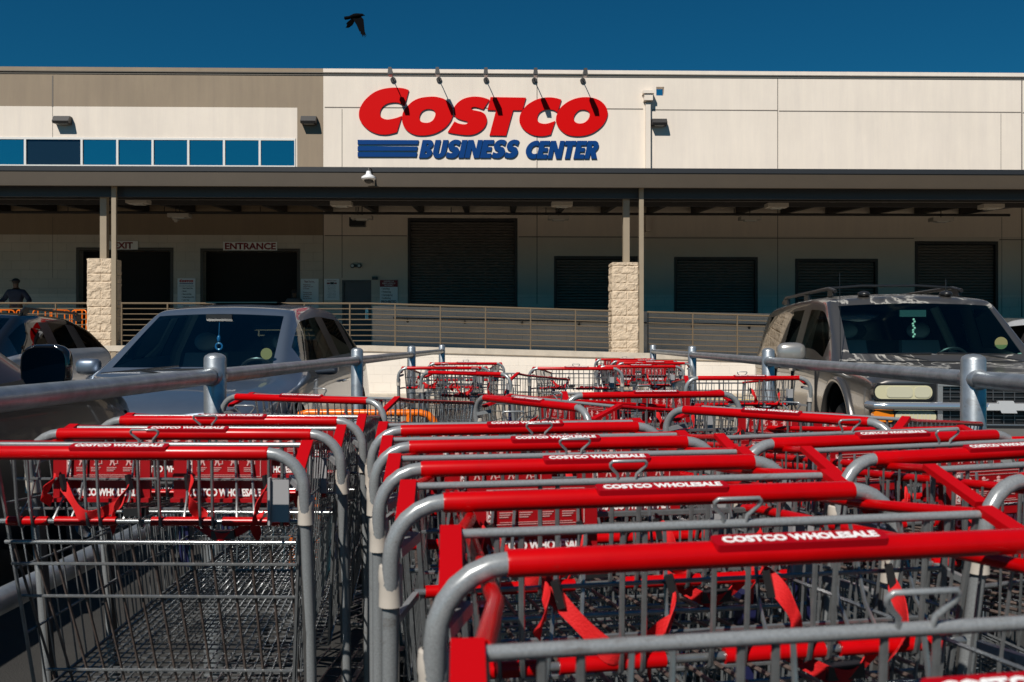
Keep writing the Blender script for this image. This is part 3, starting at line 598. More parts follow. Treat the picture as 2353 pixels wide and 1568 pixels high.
def board(px0, py0, px1, py1, label, lines, o=.03, base=M_signw, name='notice_sign', cat='sign', extra=None):
    x0, zt = W(px0, py0, o); x1, zb_ = W(px1, py1, o); e = bempty(name, (x0 + x1) / 2, o, (zt + zb_) / 2, label, cat); w_, h_ = x1 - x0, zt - zb_
    MB().box(-w_ / 2, w_ / 2, -.01, .02, -h_ / 2, h_ / 2).build('board', base, e, smooth=0)
    if extra: extra(e, w_, h_)
    for (t, fx, fy, fh, m, bold, xs1, al) in lines:
        me = text_mesh(t, fh * h_, bold, 0, 0, m, xs1, 1, al); link('lettering', me, e, (fx * w_, -.014, h_ * (.5 - fy)))
    return e
board(250, 555, 317, 575, 'white EXIT sign with maroon letters over the exit doorway', [('EXIT', 0.0, .86, .70, M_maroon, .05, 1.05, 'CENTER')], name='exit_sign')
board(513, 557, 637, 577, 'white ENTRANCE sign with maroon letters over the entrance doorway', [('ENTRANCE', 0, .86, .72, M_maroon, .05, 1.12, 'CENTER')], name='entrance_sign')
def mini(e, w_, h_):
    L0 = COST; xs1 = [p[0] for g_ in L0[:6] for l in g_ for p in l]; zs1 = [p[1] for g_ in L0[:6] for l in g_ for p in l]
    cx_, cz_ = (min(xs1) + max(xs1)) / 2, (min(zs1) + max(zs1)) / 2; k = w_ * .78 / (max(xs1) - min(xs1))
    for g_ in L0[:6]: link('lettering', plate([[((p[0] - cx_) * k, (p[1] - cz_) * k) for p in l] for l in g_], .001, M_signred), e, (0, -.014, h_ * .42))
    MB().box(-w_ * .38, w_ * .38, -.014, -.0125, h_ * .345, h_ * .357).box(-w_ * .38, w_ * .38, -.014, -.0125, h_ * .325, h_ * .337).build('underline', M_signblue, e, smooth=0)
bt = M_bltext
board(408, 641, 449, 716, 'white notice with a red wordmark and holiday list between exit and entrance', [('WE ARE CLOSED ON THE FOLLOWING HOLIDAYS', 0, .245, .022, bt, .03, .62, 'CENTER')] + [('•', -.27, .32 + i * .09, .036, bt, .05, 1, 'LEFT') for i in range(7)] + [(t, -.2, .32 + i * .09, .036, bt, .05, .9, 'LEFT') for i, t in enumerate(("New Year's Day", 'Easter', 'Memorial Day', 'Independence Day', 'Labor Day', 'Thanksgiving Day', 'Christmas'))], extra=mini)
board(691, 642, 732, 716, 'white Thank You For notice with red text right of the entrance', [('Thank You For...', 0, .115, .055, M_maroon, .03, .62, 'CENTER')] + [(t, -.36, y, .036, M_maroon, .02, .85, 'LEFT') for t, y in (('Keeping your', .20), ('children with you', .26), ('at all times', .32), ('Wearing shoes', .44), ('and shirts while', .50), ('shopping in', .56), ('the warehouse', .62), ('Allowing us to', .74), ('inspect containers,', .80), ('backpacks, etc.', .86))])
board(745, 642, 780, 691, 'small white notice of fine print left of the grey door', [('Welcome to Costco!', 0, .11, .05, M_maroon, .02, .7, 'CENTER')] + [('Members are welcome to', 0, .34 + i * .067, .030, bt, .0, .85, 'CENTER') for i in range(4)] + [('bring guests to the warehouse', 0, .62 + i * .067, .030, bt, 0, .75, 'CENTER') for i in range(5)], extra=lambda e, w_, h_: MB().box(-w_ * .1, w_ * .14, -.014, -.0125, h_ * .24, h_ * .34).box(-w_ * .32, -w_ * .12, -.014, -.0125, h_ * .25, h_ * .32, 1).box(w_ * .16, w_ * .32, -.014, -.0125, h_ * .25, h_ * .32, 1).build('card_pictures', [M_bltext, M_maroon], e, smooth=0))
def head_band(e, w_, h_): MB().box(-w_ / 2, w_ / 2, -.013, -.0105, h_ * .24, h_ / 2).box(-w_ / 2, w_ / 2, -.013, -.0105, -h_ * .46, -h_ * .39).build('header_band', M_maroon, e, smooth=0)
wp = M_white
board(873, 645, 914, 705, 'white no soliciting notice with maroon header right of the grey door', [('PLEASE RESPECT OUR', 0, .075, .05, wp, .03, .55, 'CENTER'), ('MEMBERS BY HONORING OUR', 0, .15, .05, wp, .03, .5, 'CENTER'), ('PRIVATE PROPERTY', 0, .225, .05, wp, .03, .55, 'CENTER'), ('• Soliciting', -.42, .36, .065, bt, .02, .8, 'LEFT'), ('• Petitioning', -.42, .48, .065, bt, .02, .8, 'LEFT'), ('• Campaigning', -.42, .60, .065, bt, .02, .8, 'LEFT'), ('• Leafletting', -.42, .72, .065, bt, .02, .8, 'LEFT'), ('PROHIBITED', 0, .87, .09, bt, .05, .82, 'CENTER')], extra=head_band)

# ------------------------------------------------------------------ cart corral rails
def corral(posts, label):
    e = empty('corral_rail', (posts[0][0], posts[0][1], 0), 0, label, 'railing', 'galvanised corral rails')
    bx, by = posts[0]
    for (x, y) in posts:
        MB().lathe([(.0, -.1), (.041, -.1), (.041, 1.185), (.036, 1.195), (.022, 1.203), (0, 1.206)], n=24).build('post', M_galv, e, loc=(x - bx, y - by, 0))
    for zz in (1.118, .665):
        t = MB()
        for (x0, y0), (x1, y1) in zip(posts, posts[1:]): t.tube([(x0 - bx, y0 - by, zz), (x1 - bx, y1 - by, zz)], .0295, 18, cap=False)
        t.build('rail', M_galv, e)
    for (x, y) in posts: MB().lathe([(.030, -.052), (.036, -.044), (.036, .044), (.030, .052)], (x - bx, y - by, 1.118), 'y', 16).build('weld_collar', M_galv, e)
corral([(-1.185, .66), (-1.116, 3.37), (-1.047, 6.06), (-.979, 8.73), (-.907, 11.6)], 'galvanised pipe rail on the left side of the carts')
corral([(1.51, .42), (1.60, 3.11), (1.666, 5.83), (1.738, 8.65), (1.81, 11.5)], 'galvanised pipe rail on the right side of the carts')

# ------------------------------------------------------------------ shopping cart
def lerp(a, b, t): return a + (b - a) * t
def make_parts():
    D = {}
    def put(k, mb, m, smooth=50): D[k] = mb.mesh(k, m, smooth)
    # frame: one bent tube
    def side(s):
        pts = [(s * .262, 0, 1.05), (s * .275, 0, 1.05)] + [(s * (.272 + .066 * math.sin(R(a))), .0, .984 + .066 * math.cos(R(a))) for a in (15, 30, 45, 60, 75, 90)]
        pts += [(s * .338, .012, .93), (s * .337, .045, .72), (s * .335, .075, .45), (s * .332, .095, .28), (s * .322, .13, .21), (s * .30, .22, .175), (s * .24, .85, .15)]
        return pts
    put('frame', MB().tube(side(-1)[::-1] + side(1), .0108, 12), M_cart)
    D['braceL'], D['braceR'] = [MB().bar((s * .335, .022, .92), (s * .331, .100, .28), .016, .022).mesh('post_brace', M_cartd, 30) for s in (-1, 1)]
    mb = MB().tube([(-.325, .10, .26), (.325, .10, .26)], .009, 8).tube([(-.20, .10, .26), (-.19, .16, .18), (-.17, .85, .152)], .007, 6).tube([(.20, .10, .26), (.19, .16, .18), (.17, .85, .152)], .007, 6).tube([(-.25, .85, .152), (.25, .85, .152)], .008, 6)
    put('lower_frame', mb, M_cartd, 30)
    put('handle_grip', MB().tube([(-.274, 0, 1.05), (-.270, 0, 1.05), (.270, 0, 1.05), (.274, 0, 1.05)], [.0118, .0127, .0127, .0118], 24), M_red)
    nrm = Vector((0, -.30, .954)).normalized(); tng = Vector((0, .954, .30)).normalized()
    mb = MB(); c = Vector((.008, 0, 1.05)) + nrm * .0128; vs = []
    outl = []
    hw, hh, cr = .088, .0095, .005
    for (sx, sz, a0) in ((1, 1, 0), (-1, 1, 90), (-1, -1, 180), (1, -1, 270)):
        for k in range(4): a = R(a0 + k * 30); outl.append((sx * (hw - cr) + cr * math.cos(a), sz * (hh - cr) + cr * math.sin(a)))
    n = len(outl); top = [c + Vector((x, 0, 0)) + tng * z + nrm * .0022 for x, z in outl]; bot = [c + Vector((x * 1.01, 0, 0)) + tng * z * 1.06 - nrm * .005 for x, z in outl]
    mb.add(top + bot, [tuple(range(n))] + [(i, i + n, (i + 1) % n + n, (i + 1) % n) for i in range(n)]); put('handle_label', mb, M_redd, 30)
    me = text_mesh('COSTCO WHOLESALE', .0098, .07, 0, .0002, M_white, .98, 1.0, res=2).copy()
    xs1 = [v.co.x for v in me.vertices]; k = .158 / (max(xs1) - min(xs1)); ang = math.atan2(.30, .954)
    me.transform(Matrix.Translation(c + nrm * .0027 - tng * .0049) @ Matrix.Rotation(-(math.pi / 2 - ang), 4, 'X') @ Matrix.Diagonal((k, 1, 1, 1))); D['label_lettering'] = me
    mb = MB()
    for s in (-1, 1):
        mb.lathe([(.0105, .046), (.0142, .044), (.0152, .036), (.0152, .026), (.0142, .022), (.0142, -.006), (.0105, -.008)], (s * .324, .008, .945), 'z', 16)
    def one(s): m_ = MB(); m_.lathe([(.0112, .046), (.0142, .044), (.0152, .036), (.0152, .026), (.0142, .022), (.0148, -.006), (.0112, -.008)], (s * .338, .0125, .928), 'z', 20); return m_.mesh('collar', M_collar, 35)
    D['collarL'], D['collarR'] = one(-1), one(1)
    def pad(s): return MB().bar(Vector((s * .322, .022, 1.016)), Vector((s * .310, .135, 1.055)), .022, .009).mesh('rim_pad', M_redm, 30)
    D['padL'], D['padR'] = pad(-1), pad(1)
    D['brackets'] = [MB().bar((s * .332, .0, .99), (s * .306, .045, 1.0), .016, .012).mesh('bracket', M_cart, 30) for s in (-1, 1)] + [MB().bar((s * .332, .02, .90), (s * .30, .13, .90), .008, .010).mesh('bracket', M_cart, 30) for s in (-1, 1)]
    def rim(s): return MB().tube([(s * .300, .135, 1.05), (s * .268, .30, 1.032), (s * .232, .90, .985), (s * .225, .925, .98)], .0075, 8).mesh('rim_rod', M_red, 50)
    D['rimL'], D['rimR'] = rim(-1), rim(1)
    # top line of the rear gate with its loop
    mb = MB().tube([(-.306, .13, 1.05), (.306, .13, 1.05)], .0052, 8)
    mb.tube([(-.013, .128, 1.05), (-.014, .125, 1.060), (-.026, .120, 1.072), (-.0265, .118, 1.0765), (-.023, .116, 1.080), (.023, .116, 1.080), (.0265, .118, 1.0765), (.026, .120, 1.072), (.014, .125, 1.060), (.013, .128, 1.05)], .0024, 8)
    put('gate_bar', mb, M_cart)
    # basket cage
    rear = lambda s, t: Vector((s * lerp(.300, .262, t), lerp(.135, .215, t), lerp(1.045, .53, t)))
    nose = lambda s, t: Vector((s * lerp(.228, .190, t), lerp(.915, .86, t), lerp(.98, .62, t)))
    mb = MB(); r = .0019
    for s in (-1, 1):
        for i in range(20):
            q = i / 19; a = rear(s, 0).lerp(nose(s, 0), q); b = rear(s, 1).lerp(nose(s, 1), q); mb.tube([a, b], r, 5, cap=False)
        for t, rr in ((.22, .0028), (.48, .0028), (.74, .0028), (1, .004)): mb.tube([rear(s, t), nose(s, t)], rr, 5)
        mb.tube([rear(s, 0), rear(s, 1)], .004, 6); mb.tube([nose(s, 0), nose(s, 1)], .006, 6)
    for i in range(1, 12):
        q = -1 + 2 * i / 12; a = nose(1, 0); b = nose(1, 1); mb.tube([(a.x * q, a.y, a.z), (b.x * q, b.y, b.z)], r, 5, cap=False)
    for t, rr in ((0, .005), (.25, .0028), (.5, .0028), (.75, .0028), (1, .004)): mb.tube([nose(-1, t), nose(1, t)], rr, 5)
    for i in range(0, 25):
        q = -1 + 2 * i / 24; a = rear(1, 1); b = nose(1, 1); mb.tube([(a.x * q, a.y, a.z), (b.x * q, b.y, b.z)], .0019, 4, cap=False)
    for i in range(32):
        q = i / 31; a = rear(1, 1).lerp(nose(1, 1), q); mb.tube([(-a.x, a.y, a.z - .004), (a.x, a.y, a.z - .004)], .0022, 4, cap=False)
    put('basket', mb, M_wire)
    # child seat back: paired wires and cross bars
    mb = MB()
    for x in (-.262, -.236, -.125, -.100, -.02, .02, .100, .125, .236, .262):
        mb.tube([(x, .132, 1.05), (x * .99, .140, .93), (x * .98, .146, .892), (x * .98, .156, .885), (x * .98, .164, .893)], .0034, 6)
    for z, y in ((.975, .185), (.915, .19)): mb.tube([(-.29, y, z), (.29, y, z)], .0028, 6)
    for x in (-.27, -.20, -.165, -.06, .06, .165, .20, .27): mb.tube([(x * .9, .20, 1.03), (x * .95, .185, .94), (x, .16, .895)], .0026, 6)
    mb.tube([(-.30, .155, .897), (.30, .155, .897)], .0052, 8)
    put('child_seat', mb, M_wire)
    D['sleeves'] = [MB().tube([(a, .155, .897), (b, .155, .897)], .0092, 10).mesh('bar_sleeve', M_red) for a, b in ((-.285, -.205), (-.19, -.07), (-.0, .12), (.14, .27))]
    def plateL(s):
        m_ = MB(); m_.box(s * .262 - .018, s * .262 + .018, .112, .118, .905, .985).box(s * .262 - .020, s * .262 - .016, .104, .118, .90, .99); return m_.mesh('side_plate', mat('grey_plastic', (.30, .30, .31), .45), 30)
    D['plate'] = plateL(1)
    # seat panels with warning print
    def panel(k):
        m_ = MB(); m_.box(-.098, .098, -.004, .004, -.07, .028); m_.box(-.100, .100, -.016, .006, -.078, -.0702); return m_.mesh('seat_panel', M_panel, 30)
    D['panel'] = panel(0)
    pr = MB()
    def fr(x0, x1, z0, z1, t=.0012): pr.box(x0, x1, -.0052, -.0045, z1 - t, z1).box(x0, x1, -.0052, -.0045, z0, z0 + t).box(x0, x0 + t, -.0052, -.0045, z0 + t, z1 - t).box(x1 - t, x1, -.0052, -.0045, z0 + t, z1 - t)
    fr(-.070, .078, -.028, .048); fr(-.0685, -.060, -.0265, .0465)
    pr.box(-.055, .070, -.0052, -.0045, .0385, .0395)
    for i, cx_ in enumerate((-.040, -.010, .022, .055)):
        for (dx, dz, rx, rz) in ((0, .030, .004, .004), (0, .020, .0045, .008)): pr.sphere((cx_ + dx, -.0048, dz), rx, .0006, rz, 0, 8, 5)
        pr.bar((cx_ - .010, -.005, .023 - .002 * (i % 2)), (cx_ + .010, -.005, .024 + .003 * (i % 2)), .0008, .0022); pr.bar((cx_ - .004, -.005, .004), (cx_ - .001, -.005, .016), .0008, .0026); pr.bar((cx_ + .005, -.005, .004), (cx_ + .002, -.005, .016), .0008, .0026)
        if i: pr.box(cx_ + .004, cx_ + .012, -.0052, -.0046, .008, .0095); pr.box(cx_ + .010, cx_ + .0115, -.0052, -.0046, .008, .018)
        for j in range(3): pr.box(cx_ - .011, cx_ + .009 - .003 * j, -.0052, -.0047, -.003 - j * .0048, -.0014 - j * .0048)
    for j in range(3): pr.box(-.05 + .01 * j, .06 - .012 * j, -.0052, -.0047, -.0235 + j * .0, -.0225) if j == 0 else None
    sq = lambda z: z if z < -.028 else -.028 + (z + .028) * .69
    pr.v = [(a, b, sq(c)) for a, b, c in pr.v]
    D['print'] = pr.mesh('warning_print', M_grime, 30)
    tm = text_mesh('COSTCO WHOLESALE', .0145, .06, 0, .0002, M_white, .9, .95, res=2).copy(); xs1 = [v.co.x for v in tm.vertices]; k = .148 / (max(xs1) - min(xs1))
    tm.transform(Matrix.Translation((.004, -.0052, -.0665)) @ Matrix.Diagonal((k, 1, 1, 1))); D['panel_lettering'] = tm
    vt = None
    verts = MB()
    wt = text_mesh('W\nA\nR\nN\nI\nN\nG', .0062, .05, 0, .0002, M_white, 1, 1, res=1).copy(); zs1 = [v.co.z for v in wt.vertices]; kz = .066 / (max(zs1) - min(zs1)); mz = (max(zs1) + min(zs1)) / 2
    wt.transform(Matrix.Translation((-.0642, -.0052, .010)) @ Matrix.Diagonal((1, 1, kz, 1)) @ Matrix.Translation((0, 0, -mz))); D['warning_lettering'] = wt
    for v in wt.vertices: v.co.z = sq(v.co.z)
    # seat base board lying open
    mb = MB(); 
    for s in (-1, 1): mb.box(s * .125 - .10, s * .125 + .10, .20, .34, .900, .906)
    put('seat_board', mb, M_redm, 30)
    pr = MB()
    for s in (-1, 1):
        for j in range(5): pr.box(s * .125 - .075, s * .125 + .07 - .02 * (j % 3), .22 + j * .022, .227 + j * .022, .9062, .9068)
    D['board_print'] = pr.mesh('board_print', M_grime, 0)
    # lower gate panel, hinge at its own origin
    mb = MB(); gx = .272
    for i in range(15):
        x = lerp(-gx, gx, i / 14); mb.tube([(x, 0, 0), (x * .94, .145, -.36)], .0029, 6)
    put('gate_wires', mb, M_rust)
    mb = MB().tube([(-.285, -.004, 0), (.285, -.004, 0)], .0045, 8)
    for t in (.13, .33, .81, .99): xx = .285 * (1 - .06 * t); mb.tube([(-xx, .145 * t - .005, -.36 * t), (xx, .145 * t - .005, -.36 * t)], .0032, 6)
    put('gate_cross_wires', mb, M_wire)
    # straps
    mb = MB(); n = 26
    def rib(p0, p1, sag, out, wid=.026, tw=.6):
        P0, P1 = Vector(p0), Vector(p1); pts = []; ws = []
        for i in range(n + 1):
            t = i / n; p = P0.lerp(P1, t); p.z -= sag * math.sin(math.pi * t); p.y -= out * math.sin(math.pi * t) ** 2; p.x += .005 * math.sin(7 * t); pts.append(p); ws.append((math.sin(tw * 3 * t) * .45 + .25 * math.sin(11 * t + sag * 40), .30 * math.cos(6 * t), 1))
        strip(mb, pts, ws, wid)
    rib((-.20, .18, .978), (-.06, .165, .935), .045, .03); rib((-.055, .172, .972), (-.085, .17, .875), .0, .02, .022); rib((-.205, .175, .98), (-.21, .17, .93), 0, .03, .020)
    for s in (-.19, -.058): mb.bar((s, .176, .985), (s + .008, .172, .955), .008, .009, 1)
    mb.bar((-.055, .158, .914), (-.01, .156, .917), .014, .016, 1)
    put('strap_a', mb, [M_strap, M_black], 60)
    mb = MB(); rib((.06, .18, .98), (.10, .165, .90), .0, .03, .024); rib((.07, .175, .90), (.21, .17, .905), .035, .03, .022, .3); rib((.215, .18, .975), (.205, .165, .86), 0, .04, .026)
    for s in (.06, .215): mb.bar((s, .176, .985), (s + .006, .172, .955), .008, .009, 1)
    mb.bar((.12, .15, .872), (.165, .15, .874), .014, .016, 1)
    put('strap_b', mb, [M_strap, M_black], 60)
    # lower tray
    mb = MB()
    for i in range(9): x = lerp(-.22, .22, i / 8); mb.tube([(x, .16, .235), (x * .92, .86, .19)], .003, 5)
    for i in range(8): y = lerp(.16, .86, i / 7); mb.tube([(-.25, y, lerp(.228, .183, i / 7)), (.25, y, lerp(.228, .183, i / 7))], .003, 5)
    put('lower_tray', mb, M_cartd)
    D['bumpers'] = [MB().box(x - .014, x + .014, .863, .897, .63, .86).mesh('corner_bumper', M_navy, 30) for x in (-.21, .21)]
    w_ = MB(); w_.lathe([(.0, -.014), (.05, -.014), (.062, -.010), (.064, 0), (.062, .010), (.05, .014), (0, .014)], axis='x', n=18); put('wheel', w_, M_tyre)
    w_ = MB(); w_.bar((-.02, 0, 0), (-.014, .02, .09), .004, .022).bar((.02, 0, 0), (.014, .02, .09), .004, .022).lathe([(0, .085), (.025, .085), (.025, .105), (0, .105)], (0, .02, 0), 'z', 12); put('caster_fork', w_, M_cartd)
    return D
DP = make_parts()
def cart(x, y, yaw, label, gate=0., seat='up', straps='ab', full=True):
    e = empty('shopping_cart', (x, y, gz(y)), R(yaw), label, 'shopping cart', 'red handled warehouse shopping carts')
    L_ = lambda k, name=None, p=None, loc=None: link(name or k, DP[k], p or e, loc)
    fr = L_('frame'); L_('lower_frame'); L_('braceL', 'post_brace'); L_('braceR', 'post_brace'); hg = L_('handle_grip'); lb = L_('handle_label', p=e); L_('label_lettering', p=lb)
    L_('collarL', 'collar'); L_('collarR', 'collar'); L_('padL', 'rim_pad'); L_('padR', 'rim_pad'); [link('bracket', m_, e) for m_ in DP['brackets']]; L_('rimL', 'rim_rod'); L_('rimR', 'rim_rod')
    L_('gate_bar'); L_('basket'); cs = L_('child_seat') ; [link('bar_sleeve', m_, cs) for m_ in DP['sleeves']]; seat != 'none' and L_('plate', 'side_plate')
    if seat in ('up', 'left'):
        for s in (-.122, .122)[:1 if seat == 'left' else 2]:
            p = L_('panel', 'seat_panel', loc=(s, .205, 1.006)); L_('print', 'warning_print', p=p); L_('panel_lettering', p=p); L_('warning_lettering', p=p)
    elif seat == 'down':
        p = L_('seat_board'); L_('board_print', p=p)
    g_ = L_('gate_wires', 'gate', loc=(0, .15, .858)); g_.rotation_euler.x = R(gate); L_('gate_cross_wires', p=g_)
    if 'a' in straps: L_('strap_a', 'strap')
    if 'b' in straps: L_('strap_b', 'strap')
    L_('lower_tray'); [link('corner_bumper', m_, e) for m_ in DP['bumpers']]
    for wx, wy in ((-.30, .16), (.30, .16), (-.235, .80), (.235, .80)):
        wv = L_('wheel', loc=(wx, wy, .064)); L_('caster_fork', p=wv)
    return e
N_ = 62
CARTS = [
 (.299, .494, 9.2, 'nearest cart at the bottom right, its handle cut by the frame', N_, 'none', 'ab'),
 (.265, .853, 10, 'second cart of the middle row, with the largest handle in view', N_, 'none', 'ab'),
 (.185, 1.155, 9.5, 'third cart of the middle row, behind the largest handle', N_, 'left', 'ab'),
 (.128, 1.442, 9.0, 'fourth cart of the middle row, nested between third and fifth', N_, 'up', 'a'),
 (.076, 1.735, 9.5, 'fifth cart of the middle row, just before the last of it', N_, 'up', 'b'),
 (.022, 2.045, 9.0, 'sixth and farthest nested cart of the middle row', N_, 'up', ''),
 (-.707, 1.60, -1.0, 'front cart of the left row with its basket open to view', 0, 'up', 'ab'),
 (-.703, 1.925, -1.5, 'second cart of the left row, right behind the front one', N_, 'up', 'b'),
 (-.709, 2.245, -2.0, 'third cart of the left row beside the galvanised rail', N_, 'up', 'a'),
 (-.734, 3.10, -23, 'cart turned to the right behind the left row', 0, 'down', 'b'),
 (.691, 2.41, -46, 'cart turned sharply to the right before the silver truck wheel', 0, 'up', 'ab'),
 (.764, 1.82, 17.5, 'farthest nested cart of the right row below the truck bumper', N_, 'up', 'a'),
 (.871, 1.603, 18.5, 'middle cart of the right row at the right edge', N_, 'up', 'ab'),
 (.985, 1.365, 18.5, 'cart at the right edge showing only its grey handle bend', N_, 'up', 'ab'),
 (1.09, 1.13, 18.5, 'nearest cart of the right row, mostly outside the frame', N_, 'up', 'b'),
 (.05, 2.92, -58, 'cart turned right behind the middle row, dark red handle', 0, 'up', 'a'),
 (.526, 3.33, 10, 'cart with a wide red handle right of the turned cart', 0, 'up', 'b'),
 (1.273, 4.83, 1, 'lone cart beside the right rail in front of the grey truck', 0, 'down', 'b'),
 (-.295, 5.55, -32, 'cart with a tilted dark red handle among the far left carts', 0, 'down', 'ab'),
 (-.50, 6.62, 3, 'far left cart with open child seat before the white wall', 0, 'down', 'a'),
 (-.408, 7.9, 2, 'farthest cart on the left in front of the white wall', 0, 'down', ''),
 (.46, 6.50, -6, 'far cart in the middle with a red strap over its seat', 0, 'down', 'a'),
 (1.00, 7.0, -4, 'nearest of the four far carts below the stone pillar', N_, 'up', 'ab'),
 (1.275, 8.05, -2, 'second of the four far carts below the stone pillar', N_, 'up', ''),
 (1.30, 8.75, -2, 'third of the four far carts below the stone pillar', N_, 'up', ''),
 (1.24, 9.75, 0, 'farthest of the four carts below the stone pillar', N_, 'up', ''),
]
for c_ in CARTS: cart(*c_)

# ------------------------------------------------------------------ orange platform trucks
def platform(x, y, z, yaw, label, hz=.92, wd=.66, group='orange platform trucks'):
    e = empty('platform_truck', (x, y, z), R(yaw), label, 'platform truck', group); h = wd / 2
    t = MB(); pts = [(-h, 0, .2), (-h, 0, hz - .07)] + [(-h + .07 - .07 * math.cos(R(a)), 0, hz - .07 + .07 * math.sin(R(a))) for a in (30, 60, 90)] + [(h - .07 + .07 * math.sin(R(a)), 0, hz - .07 + .07 * math.cos(R(a))) for a in (0, 30, 60, 90)] + [(h, 0, .2)]
    t.tube(pts, .0165, 12); t.tube([(h - .12, 0, hz), (h - .12, 0, .25)], .0165, 10); t.tube([(-h + .12, 0, hz), (-h + .12, 0, .25)], .0165, 10); t.build('push_handle', M_orange, e)
    MB().box(-h, h, .0, 1.2, .2, .25).build('deck', M_cartd, e, smooth=0)
    for wx, wy in ((-h + .06, .12), (h - .06, .12), (-h + .06, 1.08), (h - .06, 1.08)): MB().lathe([(0, -.02), (.09, -.02), (.10, 0), (.09, .02), (0, .02)], axis='x', n=18).build('wheel', M_tyre, e, loc=(wx, wy, .1))
platform(-.68, 4.12, 0, -1, 'bright orange platform truck handle between left and middle carts')
for i, px in enumerate((12, 52, 96, 140, 182)):
    o = 6.4; lx, lz = W(px, 700, o); cp, s_ = math.cos(PHI), math.sin(PHI)
    platform(cp * lx + s_ * o, D0 + s_ * lx - cp * o, 1.1, (25, -20, 8, 35, -12)[i], 'orange platform truck on the dock behind the railing, ' + ('first', 'second', 'third', 'fourth', 'fifth')[i] + ' of five from left', hz=.95, wd=.42)

